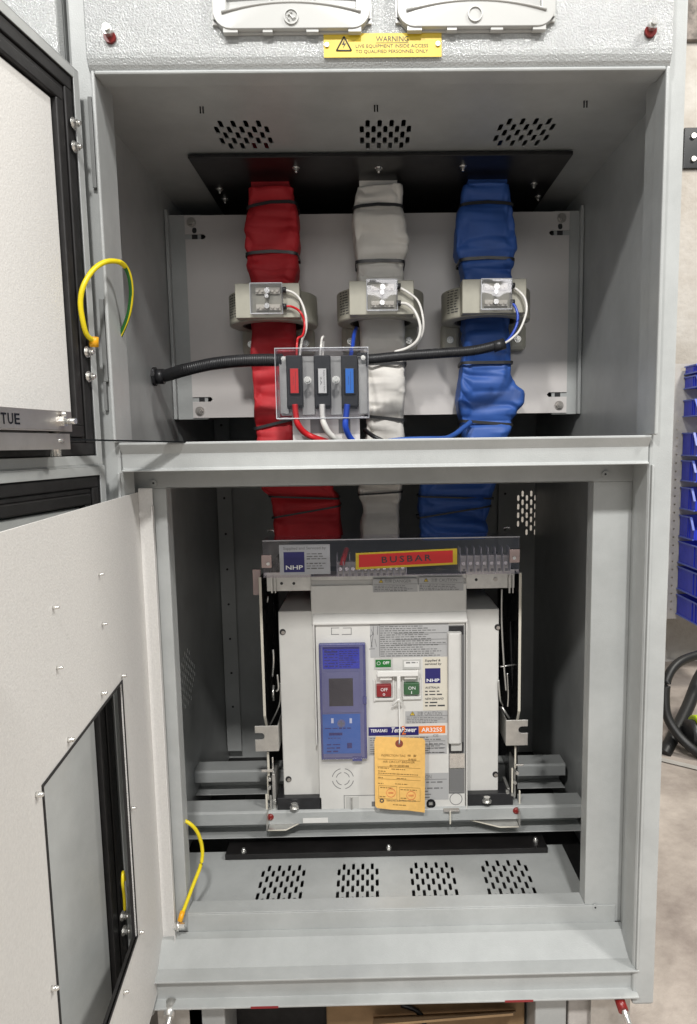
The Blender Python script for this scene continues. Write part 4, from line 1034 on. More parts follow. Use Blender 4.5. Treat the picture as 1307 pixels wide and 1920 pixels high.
# handle and its well
m = MB().R(841, 1172, 871, 1488, Yv-0.0002, 0.0006); w = L(m, 'handle_well', 'inkg')
MB().R(842, 1174, 869, 1190, Yv-0.0006, 0.0006).build('well_shadow_gap', 'blkp', w); MB().R(842, 1392, 869, 1412, Yv-0.0006, 0.0006).build('well_shadow_gap', 'blkp', w)  # flat black strips paint the shadow in the gaps above and below the handle
hz0 = P(855, 1395, Yf-0.01).z; hz1 = P(853, 1187, Yf-0.01).z
x0, x1 = P(840.5, 1290, Yf-0.01).x, P(865, 1290, Yf-0.01).x
m = MB(); m.prism([(x0, Yv-0.001), (x1+0.002, Yv-0.001), (x1+0.001, Yf-0.008), (x1-0.003, Yf-0.012), (x0+0.003, Yf-0.012), (x0, Yf-0.009)], 'z', hz0, hz1)
hd = L(m, 'charging_handle', 'acb'); hd.modifiers.new('bevel', 'BEVEL').width = 0.002
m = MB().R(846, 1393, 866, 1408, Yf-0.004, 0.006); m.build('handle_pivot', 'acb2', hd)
m = MB().R(843, 1413, 871, 1440, Yv-0.004, 0.004); L(m, 'mirror_plate', 'bright')
p0 = P(843, 1441, Yv-0.001); p1 = P(870, 1484, Yv-0.001)
m = MB().add([(p0.x, Yv-0.001, p0.z), (p1.x, Yv-0.001, p0.z), (p1.x, Yv-0.001, p1.z), (p0.x, Yv-0.001, p1.z), ((p0.x+p1.x)/2+0.004, Yv+0.02, p1.z+0.006)], [(0,1,4), (1,2,4), (2,3,4), (3,0,4)]); L(m, 'lower_pocket', 'zinc')
# protection relay with tinted cover
m = MB().R(600, 1207, 687, 1424, Yv-0.010, 0.010); rl = B(m, 'protection_relay', 'relf', 0.002, fc)
R_ = lambda a, b, c, d, Y, t=0.0006: MB().R(a, b, c, d, Y, t)
R_(604.5, 1211, 682, 1420, Yv-0.0105).build('face', 'rel', rl)
R_(605, 1213, 674, 1254, Yv-0.0112).build('top_panel', 'relt', rl)
R_(605.5, 1339, 676, 1413, Yv-0.0112).build('key_panel', 'relb', rl)
m = R_(606.5, 1260, 674, 1336, Yv-0.0125, 0.0016); m.build('bezel', 'rel', rl)
R_(617, 1272, 662, 1324, Yv-0.0130).build('screen', 'screen', rl)
m = MB(); m.R(605.5, 1213, 673.5, 1217, Yv-0.0115, 0.0003); fine(m, 608, 1219, 633, 1252, Yv-0.0113, 6, 0.7, seed=5); fine(m, 636, 1219, 672, 1252, Yv-0.0113, 8, 0.5, seed=6)
m.R(617, 1374, 642, 1379, Yv-0.0115, 0.0003); fine(m, 615, 1382, 642, 1386, Yv-0.0113, 1, seed=7); fine(m, 609, 1363, 664, 1368, Yv-0.0113, 1, 0.9, seed=8)
fine(m, 613, 1393, 638, 1412, Yv-0.0113, 3, 0.9, seed=9); m.R(651, 1393, 660, 1403, Yv-0.0115, 0.0003); m.build('relay_print', 'navy', rl)
m = MB(); p = P(640.5, 1352, Yv); m.cyl((p.x, Yv-0.0122, p.z), 0.0078, 0.0012, 'y', 24); b = m.build('cursor_pad', 'rel', rl)
MB().box(p.x-0.0058, p.x+0.0058, Yv-0.0126, Yv-0.0122, p.z-0.0018, p.z+0.0018).box(p.x-0.0018, p.x+0.0018, Yv-0.0128, Yv-0.0122, p.z-0.0058, p.z+0.0058).build('cross', 'inkg', b)
for a in (623, 657.5): R_(a-2, 1347, a+2.5, 1356, Yv-0.0122, 0.001).build('button', 'whl', rl)
R_(680, 1307, 687.5, 1320, Yv-0.0128, 0.004).build('catch', 'relf', rl)
R_(661, 1419, 679, 1427, Yv-0.0128, 0.006).build('catch', 'relf', rl)
m = MB(); TX(m, 'TemPro', 608, 1219, 631, 1225, Yv-0.0114, slant=0.3, bold=True); m.build('relay_lettering', 'navy', rl)
xq0, xq1, zq0, zq1 = rect(601, 1208, 686.5, 1423.5, Yv-0.014); MB().box(xq0, xq1, Yv-0.0145, Yv-0.0135, zq0, zq1).build('tinted_cover', clear_mat('blue_tinted_cover', (0.93, 0.94, 1.0), 0.004), rl)
# indicators
def windowed(a, b, c, d, m_, txt, par=fc):
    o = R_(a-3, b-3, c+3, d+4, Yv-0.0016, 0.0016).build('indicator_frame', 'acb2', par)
    R_(a, b, c, d, Yv-0.0022).build('flag', m_, o); return o
o = windowed(704, 1237, 733, 1251, 'grn', ''); m = MB(); TX(m, 'OFF', 718, 1240, 730, 1245.5, Yv-0.0023, bold=True); p = P(710, 1243, Yv); m.ring((p.x, Yv-0.0026, p.z), 0.0034, 0.0028, 0.0003, 'y', 20); m.build('lettering', 'wink', o)
o = windowed(758, 1240, 786, 1251, 'whl', ''); m = MB(); fine(m, 761, 1240, 783, 1245, Yv-0.0023, 1, 1, seed=11); m.build('print', 'inkg', o)
# push buttons and the white locking bar
def button(a, b, c, d, m_, t1, t2):
    o = B(MB().R(a, b, c, d, Yv-0.009, 0.009), 'push_button', m_, 0.0012, fc)
    m = MB(); TX(m, t1, a+8, b+6, c-7, b+12, Yv-0.0092)
    if t2 == 'O':
        p = P((a+c)/2, b+18, Yv-.009); m.ring((p.x, Yv-0.0096, p.z), 0.0022, 0.0015, 0.0004, 'y', 18)
    else: m.R((a+c)/2-0.6, b+15, (a+c)/2+0.6, b+20, Yv-0.0094, 0.0003)
    m.build('lettering', 'wink', o); return o
o = button(706, 1284, 734, 1307, 'redb', 'OFF', 'O'); button(757.5, 1281, 786, 1303, 'grn2', 'ON', 'I')
m = MB().R(703, 1309, 738, 1314, Yv-0.005, 0.005).R(755, 1306, 790, 1312, Yv-0.005, 0.005).R(700, 1275, 704, 1316, Yv-0.004, 0.004).R(736, 1266, 740, 1312, Yv-0.004, 0.004).R(754, 1264, 757, 1308, Yv-0.004, 0.004).R(787, 1272, 790, 1308, Yv-0.004, 0.004)
B(m, 'button_guard', 'acb', 0.001, fc)
m = MB().R(707, 1258, 785, 1269, Yv-0.016, 0.006).R(744.5, 1268, 751.5, 1318, Yv-0.016, 0.005).R(712, 1269, 735, 1276, Yv-0.010, 0.01).R(758, 1268, 781, 1274, Yv-0.010, 0.01)
B(m, 'locking_bar', 'whl', 0.0015, fc)
m = MB().tube([P(736,1322,Yv-.012), P(742,1316,Yv-.018), P(748,1312,Yv-.02), P(753,1318,Yv-.016)], 0.0022, 8); L(m, 'cable_tie', 'whl')
# stickers on the front cover
def sticker(a, b, c, d, m_, name='label', Y=None, par=fc, dy=0.0005): return MB().R(a, b, c, d, (Yv if Y is None else Y)-dy, dy).build(name, m_, par)
o = sticker(694, 1168, 841, 1232, 'lab'); m = MB()
fine(m, 713, 1172, 838, 1231, Yv-0.0006, 15, 0.55, seed=21); m.R(711, 1168, 712, 1231, Yv-0.0009, 0.0003)
for y in (1186.5, 1198.5, 1208): m.R(740, y, 838, y+0.8, Yv-0.0009, 0.0003)
m.build('print', 'inkg', o)
m = MB()
for (x0_, y0_, x1_, y1_) in ((696,1180,700,1190), (700,1174,700,1190), (708,1174,708,1190), (700,1188,694,1194), (700,1190,696,1214), (694,1190,698,1214), (703,1198,706,1212), (692,1217,703,1216.5)):
    m.tube([P(x0_, y0_, Yv-.0006), P(x1_, y1_, Yv-.0006)], 0.0004, 4, spline=False)
m.build('diagram', 'ink', o)
o = sticker(793, 1232, 841, 1332, 'cream'); 
R_(797, 1253, 826, 1281, Yv-0.0008, 0.0003).build('logo_square', 'navy', o)
m = MB(); TX(m, 'NHP', 800, 1272.5, 824, 1278.5, Yv-0.0009, bold=True); m.build('logo_lettering', 'wink', o)
m = MB(); TX(m, 'Supplied &', 796.5, 1236, 826, 1241.5, Yv-0.0006, slant=0.2, bold=True); TX(m, 'serviced by', 796.5, 1242.5, 828, 1248, Yv-0.0006, slant=0.2, bold=True)
TX(m, 'AUSTRALIA', 797, 1287, 824, 1291, Yv-0.0006, bold=True, slant=0.2); TX(m, 'NEW ZEALAND', 797, 1308, 832, 1312, Yv-0.0006, bold=True, slant=0.2)
fine(m, 797, 1293, 834, 1305, Yv-0.0006, 2, 0.6, seed=31); fine(m, 797, 1314, 834, 1326, Yv-0.0006, 2, 0.6, seed=32); m.build('lettering', 'ink', o)
o = sticker(760, 1333, 841, 1356, 'lab'); m = MB(); TX(m, 'CAUTION', 796, 1334, 829, 1341, Yv-0.0006); TX(m, '注意', 782, 1334, 793, 1341.5, Yv-0.0006)
fine(m, 763, 1344, 838, 1356, Yv-0.0006, 4, 0.7, seed=33); m.R(762, 1342, 839, 1342.6, Yv-0.0009, 0.0003); m.build('lettering', 'inkg', o)
def tri(cx_, b, r, Y, par):
    v = [P(cx_, b, Y-0.0008), P(cx_-r, b+r*1.6, Y-0.0008), P(cx_+r, b+r*1.6, Y-0.0008)]; MB().add([tuple(q) for q in v], [(0,1,2)]).build('warning_triangle', 'yel', par)
    m = MB()
    for i in range(3): m.tube([v[i], v[(i+1) % 3]], 0.0004, 4, spline=False)
    m.R(cx_-0.5, b+r*0.5, cx_+0.5, b+r*1.3, Y-0.0011, 0.0003)
    m.build('triangle_outline', 'ink', par)
tri(773.5, 1334, 4.5, Yv, o)
o = sticker(691, 1363, 785, 1379, 'navy', 'maker_strip'); m = MB(); TX(m, 'TERASAKI', 695, 1367, 726, 1373, Yv-0.0006, bold=True); TX(m, 'TemPower', 734, 1363.5, 781, 1373, Yv-0.0006, slant=0.3, bold=True); m.build('lettering', 'wink', o)
m = MB(); TX(m, '2', 753, 1361, 761, 1377, Yv-0.0009); m.build('numeral', 'orange', o)
o = sticker(785.5, 1361, 835, 1375, 'orange', 'model_strip'); m = MB(); TX(m, 'AR325S', 790, 1364, 829, 1372, Yv-0.0006, bold=True); m.build('lettering', 'wink', o)
o = sticker(691, 1380, 838, 1415, 'lab', 'rating_plate'); m = MB(); fine(m, 694, 1381, 835, 1414, Yv-0.0006, 8, 0.6, seed=41)
for y in (1389, 1396, 1402, 1411): m.R(796, y, 835, y+0.8, Yv-0.0009, 0.0003)
TX(m, 'CE', 812, 1377, 822, 1381.5, Yv-0.0006); m.R(805, 1389, 805.8, 1411, Yv-0.0009, 0.0003); m.build('print', 'inkg', o)
o = sticker(740, 1450, 841, 1500, 'lab', 'notice'); m = MB(); TX(m, 'CAUTION', 775, 1453, 809, 1460, Yv-0.0006); fine(m, 745, 1464, 838, 1498, Yv-0.0006, 6, 0.5, seed=42); m.R(745, 1461.5, 838, 1462.2, Yv-0.0009, 0.0003); m.build('print', 'inkg', o)
o = sticker(697, 1503, 712, 1512, 'inkg', 'serial_patch')
Yt = Yc+0.008
o = sticker(699, 1085, 783, 1110, 'lab', 'danger_label', Yc+0.0018, sh); m = MB(); Y_ = Yc+0.0018
TX(m, 'DANGER', 737, 1086.5, 771, 1092.5, Y_-0.0006); TX(m, '危険', 721, 1086, 735, 1093, Y_-0.0006); fine(m, 702, 1097, 780, 1109, Y_-0.0006, 4, 0.7, seed=43); m.R(701, 1095, 781, 1095.6, Y_-0.0009, 0.0003); m.build('lettering', 'inkg', o); tri(714.5, 1086, 4, Y_, o)
o = sticker(785, 1082, 869, 1108, 'lab', 'caution_label', Yc+0.0018, sh); m = MB()
TX(m, 'CAUTION', 823, 1084.5, 857, 1090.5, Y_-0.0006); TX(m, '注意', 808, 1084, 820, 1091, Y_-0.0006); fine(m, 787, 1095, 866, 1107, Y_-0.0006, 4, 0.7, seed=44); m.R(786, 1093, 867, 1093.6, Y_-0.0009, 0.0003); m.build('lettering', 'inkg', o); tri(799, 1084, 4, Y_, o)
# U brackets of the cradle
def ubracket(a, b, c, d, s, sl):
    Y = YA-0.012; x0, x1, z0, z1 = rect(a, b, c, d, Y); zc = P(a, sl, Y).z; h = 0.0063; dpt = 0.018*1.0
    if s < 0: inner = [(x0, zc-h)]+[(x0+dpt-h+h*math.cos(t), zc+h*math.sin(t)) for t in [math.radians(-90+180*i/8) for i in range(9)]]+[(x0, zc+h)]
    else: inner = [(x1, zc+h)]+[(x1-dpt+h-h*math.cos(t), zc+h*math.sin(t)) for t in [math.radians(90-180*i/8) for i in range(9)]]+[(x1, zc-h)]
    ol = ([(x0, z1)]+[(x1, z1), (x1, z0), (x0, z0)]+inner) if s < 0 else ([(x0, z1), (x1, z1)]+inner+[(x1, z0), (x0, z0)])
    V, FS = plate(ol, [], 0.002, lambda u, v, t: (u, Y+t, v)); m = MB().add(V, FS)
    if s < 0: m.box(x1-0.002, x1, Y+0.002, YA+0.06, z0, z1)
    else: m.box(x0, x0+0.002, Y+0.002, YA+0.06, z0, z1)
    B(m, 'lock_bracket', 'zinc', 0.0008)
ubracket(478, 1361, 522, 1409, -1, 1381); ubracket(949, 1350, 990, 1398, 1, 1369)
# lower cradle: rails, pins, feet
for s, pts in ((-1, ((501,1410,505,1455,0,'cream'), (510,1420,513,1452,.01,'bright'), (511,1452,517,1525,.0,'zinc'), (501,1455,504,1500,.012,'cream'), (498,1490,502,1520,.0,'cream'), (506,1492,510,1528,-.004,'bright'), (490,1443,512,1448,-.006,'bright'))),
               (1, ((965,1400,968,1440,.0,'cream'), (959,1441,962,1528,-.002,'cream'), (964,1430,967,1495,.008,'zinc'), (973,1483,976,1508,.0,'cream'), (967,1433,982,1436.5,-.006,'bright'), (951,1478,956,1500,.01,'zinc')))):
    for (a, b, c, d, dy, mm) in pts: B(MB().R(a, b, c, d, YA+dy, 0.004 if mm != 'zinc' else 0.05), 'cradle_rail', mm, 0.0006)
for (a, b) in ((505,1462), (505,1478), (515,1504), (970,1450), (966,1468), (952,1486), (961,1490)):
    p = P(a, b, YA-0.004); B(MB().cyl((p.x, YA-0.005, p.z), 0.0032, 0.012, 'y', 12), 'pin', 'bright')
def ubox(a, b, c, d, Y, dep, m_, name, bev=0.001): return B(MB().R(a, b, c, d, Y, dep), name, m_, bev)
ubox(520, 1496, 604, 1524, YA-0.004, 0.05, 'blkp', 'base_tray'); ubox(873, 1488, 962, 1517, YA-0.004, 0.05, 'blkp', 'base_tray')
for (a, b) in ((552,1510), (913,1498)):
    p = P(a, b, YA-0.012); B(MB().cyl((p.x, YA-0.012, p.z-0.006), 0.009, 0.003, 'z', 18).cyl((p.x, YA-0.012, p.z-0.003), 0.0065, 0.007, 'z', 6), 'base_bolt', 'bright')
for (a0, a1, xs, s) in ((520, 566, 500, 1), (878, 958, 975, -1)):
    zt_ = P((a0+a1)/2, 1519 if s > 0 else 1513, YA+.0).z; zl = P((a0+a1)/2, 1532 if s > 0 else 1524, YA+.0).z; zf = P(xs, 1558 if s > 0 else 1551, YA-0.03).z
    X0 = P(a0, 1525, YA).x; X1 = P(a1, 1525, YA).x; XS = P(xs, 1540, YA-0.03).x
    B(MB().box(X0, X1, YA, YA+0.002, zl, zt_), 'foot_flange', 'bright', 0.0006)
    # horizontal tray, chamfered towards the front
    if s > 0: pts = [(XS+0.002, YA+0.02), (XS+0.002, YA-0.03), (XS+0.036, YA-0.03), (X1, YA-0.002), (X1, YA+0.02)]
    else: pts = [(XS-0.002, YA+0.02), (XS-0.002, YA-0.03), (XS-0.038, YA-0.03), (X0+0.004, YA-0.002), (X0+0.004, YA+0.02)]
    m = MB().prism(pts, 'z', zf, zf+0.0022); B(m, 'foot_plate', 'zinc', 0.0005)
    pe = [Vector((p[0], p[1]-0.0004, zf+0.0011)) for p in pts[1:4]]; B(MB().tube(pe, 0.0014, 6, spline=False), 'foot_edge', 'cream')
    B(MB().box(XS-0.001, XS+0.001, YA-0.03, YA+0.02, zf, zf+0.03), 'foot_side', 'zinc', 0.0005)
for (a, b) in ((507,1532), (968,1520)):
    p = P(a, b, YA-0.01); B(MB().sphere((p.x, YA-0.01, p.z), 0.0068, 10, 0.6), 'red_cap', 'vanish')
ubox(843, 1521, 846, 1546, YA-0.02, 0.003, 'cream', 'drop_pin'); ubox(832, 1520, 862, 1523, YA-0.018, 0.02, 'stain', 'pin_bracket')
# base skirt between the feet
ubox(566, 1526, 880, 1533, YA+0.0, 0.05, 'acb2', 'base_skirt'); ubox(568, 1534, 615, 1543, YB1-0.002, 0.001, 'whl', 'rail_label', 0)
ubox(873, 1508, 897, 1516, YA+0.02, 0.001, 'whl', 'rail_label', 0)
# clear terminal cover across the top
xa = P(493, 1050, YA-0.03).x; xb = P(974, 1040, YA-0.03).x; zc1 = (P(493,1017,YA-.03).z+P(972,1003,YA-.03).z)/2; zc0 = (P(500,1084,YA-.03).z+P(970,1074,YA-.03).z)/2
Y0, Y1 = YA-0.03, YA+0.035; e = 0.0018
m = MB().box(xa, xb, Y0, Y0+e, zc0, zc1).box(xa, xb, Y0+e, Y1, zc1-e, zc1).box(xa, xa+e, Y0+e, Y1, zc0, zc1-e).box(xb-e, xb, Y0+e, Y1, zc0, zc1-e).box(xa, xb, Y0-0.004, Y0, zc0, zc0+0.003).box(xa, xb, Y0-0.001, Y0, zc1-0.0016, zc1+0.0004)
tcv = B(m, 'terminal_cover', 'clear2', 0.0006)
m = MB().box(xa, xb, Y0-0.0016, Y0-0.0002, zc1-0.001, zc1+0.0008); m.build('cover_edge', 'stick', tcv)
def YR_(Y): return Y
Ys = Y0-0.0006
o = sticker(524, 1021, 619, 1077, 'stick', 'silver_sticker', Ys, tcv); Y_ = Ys
sticker(532, 1035, 571, 1073, 'navy', 'logo_square', Y_-0.0005, o, 0.0003); m = MB(); TX(m, 'NHP', 536, 1060, 568, 1068, Y_-0.0011, bold=True); m.build('logo_lettering', 'wink', o)
m = MB(); TX(m, 'Supplied and Serviced by', 531, 1025, 611, 1032, Y_-0.0007); fine(m, 575, 1036, 612, 1050, Y_-0.0007, 3, 0.6, seed=51); fine(m, 575, 1054, 612, 1068, Y_-0.0007, 3, 0.6, seed=52); m.build('lettering', 'inkg', o)
# BUSBAR label, stuck on slightly crooked
bl = MB(); q = [P(667,1037,Ys), P(857,1028,Ys), P(857,1058,Ys), P(667,1068,Ys)]
def quad(qs, Y, th): return [tuple((v.x, Y, v.z)) for v in qs]
def qmesh(qs, Y, th=0.0004):
    a = [(v.x, Y, v.z) for v in qs]; b = [(v.x, Y+th, v.z) for v in qs]
    return MB().add(a+b, [(0,1,2,3), (7,6,5,4), (0,4,5,1), (1,5,6,2), (2,6,7,3), (3,7,4,0)])
bs = qmesh(q, Ys-0.0012).build('busbar_label', 'yel', tcv)
q2 = [P(673,1040,Ys), P(849,1031.5,Ys), P(849,1054.5,Ys), P(673,1063.5,Ys)]
qmesh(q2, Ys-0.0016).build('red_field', 'redl', bs)
m = MB(); A0 = P(716,1055.5,Ys); ang = math.atan2(P(809,1051,Ys).z-A0.z, P(809,1051,Ys).x-A0.x); wd = P(809,1051,Ys).x-A0.x; hh = P(716,1043.5,Ys).z-A0.z
text_mb(m, 'BUSBAR', 0, wd, 0, hh, 0, bold=True, space=1.35, xf=lambda x, y, z: (A0.x+x*math.cos(ang)-z*math.sin(ang), Ys-0.0019, A0.z+x*math.sin(ang)+z*math.cos(ang)))
m.build('lettering', 'ink', bs)
# terminal blocks seen through the cover
def terms(a, c, b, d, n, Y):
    m = MB()
    x0, x1, z0, z1 = rect(a, b, c, d, Y)
    for i in range(n+1):
        x = x0+(x1-x0)*i/n; m.box(x-0.0006, x+0.0006, Y, Y+0.03, z0, z1)
        m.box(x-0.0006, x+0.0006, Y+0.01, Y+0.04, z1, z1+0.012)
    o = B(m, 'terminal_block', 'stick')
    m = MB()
    for i in range(n):
        x = x0+(x1-x0)*(i+0.5)/n; m.cyl((x, Y+0.012, z0+(z1-z0)*0.45), 0.0036, 0.004, 'y', 12)
    m.build('terminal_screws', 'bright', o)
    m = MB()
    for i in range(n):
        x = x0+(x1-x0)*(i+0.5)/n; m.box(x-0.0025, x+0.0025, Y+0.003, Y+0.004, z0+0.001, z0+(z1-z0)*0.2)
    m.build('terminal_numbers', 'inkg', o)
    MB().box(x0-0.001, x1+0.001, Y+0.018, Y+0.035, z0-0.001, z1-0.004).build('terminal_base', 'acb2', o)
terms(632, 762, 1052, 1081, 11, YA-0.022); terms(864, 957, 1040, 1073, 7, YA-0.022)
B(MB().tube([P(641,1060,YA-.015), P(645,1045,YA-.012), P(650,1030,YA+.01)], 0.005, 8), 'red_lead', 'wr')
for (a, b, c, d) in ((490,1041,509,1065), (956,1030,975,1055)):
    o = B(MB().R(a, b, c, d, Y0-0.004, 0.004), 'cover_clip', 'pink', 0.001); p = P(a+13 if a < 600 else a+8, b+16, Y0-.004)
    MB().cyl((p.x, Y0-0.0065, p.z), 0.0032, 0.003, 'y', 14).build('clip_screw', 'bright', o)
for (a, b) in ((507,994), (950,989)):
    p = P(a, b, Y1-.01); B(MB().tube([p+Vector((-.005,0,-.004)), p+Vector((-.005,0,.0)), p+Vector((.006,0,.0)), p+Vector((.006,0,-.004))], 0.0012, 6, spline=False), 'cover_hook', 'bright')
# inspection tag on its string
tg = thing('inspection_tag', 'yellow paper inspection tag hanging on a white string before the breaker', 'tag', P(750, 1525, YA-0.03))
Yg = YA-0.030
ol = [P(705,1381,Yg), P(793,1386,Yg), P(797.5,1391,Yg), P(797,1526,Yg), P(764,1521,Yg), P(735,1519,Yg), P(707,1515,Yg), P(703.5,1511,Yg), P(702,1390,Yg)]
hole = P(748.5, 1395, Yg)
def tagy(z): return Yg-0.0015*math.sin((z-ol[3].z)*28)
V, FS = plate([(p.x, p.z) for p in ol], [circ(hole.x, hole.z, 0.0022, 12)], 0.0005, lambda u, v, t: (u, Yg+t+0.05*(u-ol[0].x), v))
MB().add(V, FS).build('card', 'tag', tg)
yo = lambda u: Yg+0.05*(u-ol[0].x)
m = MB().ring((hole.x, yo(hole.x)-0.0006, hole.z), 0.0074, 0.0022, 0.0006, 'y', 24); m.build('eyelet', 'tagr', tg)
ta = math.atan2(P(793,1386,Yg).z-P(705,1381,Yg).z, P(793,1386,Yg).x-P(705,1381,Yg).x)
def tline(mb, s, a, b, c, h):
    A = P(a, b, Yg); Bp = P(c, b, Yg); w = Bp.x-A.x; hh = h/1330*(1+Yg)
    text_mb(mb, s, 0, w, 0, hh, 0, xf=lambda x, y, z: (A.x+x*math.cos(ta)-z*math.sin(ta), yo(A.x+x)-0.0006, A.z+x*math.sin(ta)*0.9+z*math.cos(ta)))
def tfine(mb, a, b, c, h, seed):
    rnd = random.Random(seed); x = a
    while x < c:
        w = rnd.uniform(2, 7); q = [P(x, b+(x-a)*0.075, Yg), P(min(x+w, c), b+(x+w-a)*0.075, Yg)]
        mb.add([(q[0].x, yo(q[0].x)-0.0005, q[0].z), (q[1].x, yo(q[1].x)-0.0005, q[1].z), (q[1].x, yo(q[1].x)-0.0005, q[1].z+h/1330*(1+Yg)), (q[0].x, yo(q[0].x)-0.0005, q[0].z+h/1330*(1+Yg))], [(0,1,2,3)])
        x += w+1.3
def trule(mb, a, b, c):
    N = 8
    for i in range(N):
        xa, xb2 = a+(c-a)*i/N, a+(c-a)*(i+1)/N; q = [P(xa, b+(xa-a)*0.075, Yg), P(xb2, b+(xb2-a)*0.075, Yg)]
        mb.add([(q[0].x, yo(q[0].x)-0.0005, q[0].z), (q[1].x, yo(q[1].x)-0.0005, q[1].z), (q[1].x, yo(q[1].x)-0.0005, q[1].z+0.0006), (q[0].x, yo(q[0].x)-0.0005, q[0].z+0.0006)], [(0,1,2,3)])
m = MB()
tline(m, 'INSPECTION TAG', 715, 1418, 760, 4.5); tline(m, '検  査', 764, 1420, 781, 5); tline(m, '合格証', 765, 1427, 781, 4.5); tline(m, 'AIR CIRCUIT BREAKER', 718, 1430, 778, 4.5); tline(m, '気中遮断器', 730, 1438, 767, 4.5)
for (a, b, c) in ((708,1423,788), (708,1437,789), (708,1453,789), (709,1460,789)): trule(m, a, b, c)
for (a, b, c, s) in ((709,1440,729,1), (734,1443,760,2), (709,1446,723,3), (709,1450,785,4), (709,1458,718,5), (744,1461,762,6), (709,1469,719,7), (741,1471,765,8), (713,1477,736,9), (751,1482,782,10), (712,1494,724,11), (751,1498,762,12), (737,1510,762,13)): tfine(m, a, b, c, 1.6, s)
for (a, b, c, d) in ((710,1473,744,1497), (749,1477,788,1502)):
    trule(m, a, b, c); trule(m, a, d, c)
    for x in (a, c):
        p, q = P(x, b+(x-a)*0.07, Yg), P(x, d+(x-a)*0.07, Yg); m.box(p.x-0.0002, p.x+0.0002, yo(p.x)-0.0006, yo(p.x)-0.0003, q.z, p.z)
m.build('print', 'inkb', tg)
m = MB(); tline(m, 'TERASAKI ELECTRIC CO.,LTD.', 724, 1503, 781, 4); p = P(716, 1501, Yg); m.ring((p.x, yo(p.x)-0.0009, p.z), 0.0042, 0.0022, 0.0004, 'y', 20); m.build('maker_print', 'ink', tg)
m = MB()
for (a, b) in ((733,1487), (771,1493)):
    p = P(a, b, Yg); m.ring((p.x, yo(p.x)-0.0008, p.z), 0.0088, 0.0081, 0.0003, 'y', 28); m.box(p.x-0.005, p.x+0.005, yo(p.x)-0.0008, yo(p.x)-0.0005, p.z-0.0012, p.z-0.0006).box(p.x-0.0055, p.x+0.005, yo(p.x)-0.0008, yo(p.x)-0.0005, p.z+0.0008, p.z+0.0014)
m.build('red_stamp', 'inkr', tg)
m = MB().tube([P(748,1290,Yv-.018), P(748.3,1320,Yv-.02), P(749.5,1350,Yg+.002), P(749.5,1376,Yg-.001), P(748.8,1393,yo(hole.x)-.001)], 0.0011, 8); m.build('string', 'whl', tg)
# ------------------------------------------------------------------ below the cabinet
zf = zBotB
for (a, b, s) in ((318,1893,1), (1163,1880,-1)):
    p = P(a, b, -0.004)
    o = thing('anchor_bolt', 'long bolt with %s at the bottom %s corner of the cabinet' % (('bare washer', 'left') if s > 0 else ('a red sleeve', 'right')), 'bolt', (p.x, p.y, p.z-0.03), )
    q = p+Vector((0.004 if s > 0 else 0.004, -0.034, -0.012))
    MB().tube([p+Vector((0, 0.03, 0.008)), q], 0.0045, 12, spline=False).build('shank', 'bright', o)
    MB().sphere(tuple(q), 0.0062, 10).build('tip', 'bright', o)
    MB().tube([p+Vector((0, 0.012, 0.004)), p+Vector((0.001, -0.012, -0.004))], 0.0078 if s < 0 else 0.0085, 16, spline=False).build('collar', 'vanish' if s < 0 else 'zinc', o)
for (x0, x1) in ((P(295,1905,0).x-0.01, P(370,1905,0).x), (P(1120,1890,0).x, P(1196,1890,0).x)):
    part(MB().box(x0, x1, 0.03, 0.036, zf-0.11, zf-0.001), 'corner_gusset', 'zinc', 0.001)
part(MB().box(xLL, xLR, 0.115, 0.118, 0.002, zf-0.002), 'dark_back_sheet', 'blk')  # added black sheet, its colour stands in for the shade under the cabinet
bx = thing('cardboard_box', 'brown cardboard box pushed under the cabinet, between the skids', 'box', (P(800,1915,0.25).x, 0.4, 0.0))
xb0 = P(612, 1905, 0.22).x; xb1 = P(800, 1905, 0.22).x; zb1 = P(700, 1881, 0.22).z
MB().box(P(612,1905,0.085).x, P(984,1905,0.085).x, 0.085, 0.6, 0.001, zf-0.014).build('carton', 'cardb', bx, 0.003)
m = MB(); f = [P(700, 1921, 0.01), P(962, 1900, 0.015), P(968, 1893, 0.08), P(700, 1906, 0.08)]
m.add([tuple(v) for v in f]+[(v.x, v.y, v.z-0.004) for v in f], [(0,1,2,3), (7,6,5,4), (0,4,5,1), (1,5,6,2), (2,6,7,3), (3,7,4,0)])
m.build('flap', 'cardb', bx)
for i, (a, c, lab, mm) in enumerate(((375, 440, 'grey steel skid under the left half of the cabinet', 'grey'), (985, 1040, 'grey steel skid under the right half of the cabinet', 'grey'))):
    x0 = P(a, 1905, 0.1).x; x1 = P(c, 1905, 0.1).x
    o = MB().box(x0, x1, 0.03, 0.75, 0.0, zf-0.004).build('steel_skid', mm, None, 0.003); tag(o, lab, 'skid')
for i, (a, c, Y, lab) in enumerate(((330, 372, 0.05, 'pale timber block supporting the bottom left corner'), (1065, 1120, 0.05, 'pale timber block supporting the bottom right corner'))):
    x0 = P(a, 1905, Y).x; x1 = P(c, 1905, Y).x
    o = MB().box(x0, x1, Y, 0.3, 0.0, zf-0.006).build('timber_block', 'timber', None, 0.003); tag(o, lab, 'block')
for (a, b, c, d) in ((470,1883,522,1890), (947,1867,1000,1874)):
    p = rect(a, b, c, d, -0.0105); part(MB().box(p[0], p[1], -0.0108, -0.0102, zBotB+0.0001, zBotB+0.0035), 'red_tape', 'redb')
o = MB().tube([P(752,1884,.078), P(775,1892,.075), P(790,1904,.072), P(797,1925,.07)], 0.004, 8).build('cable', 'blkp'); tag(o, 'black cable lying on the cardboard box under the cabinet', 'cable')
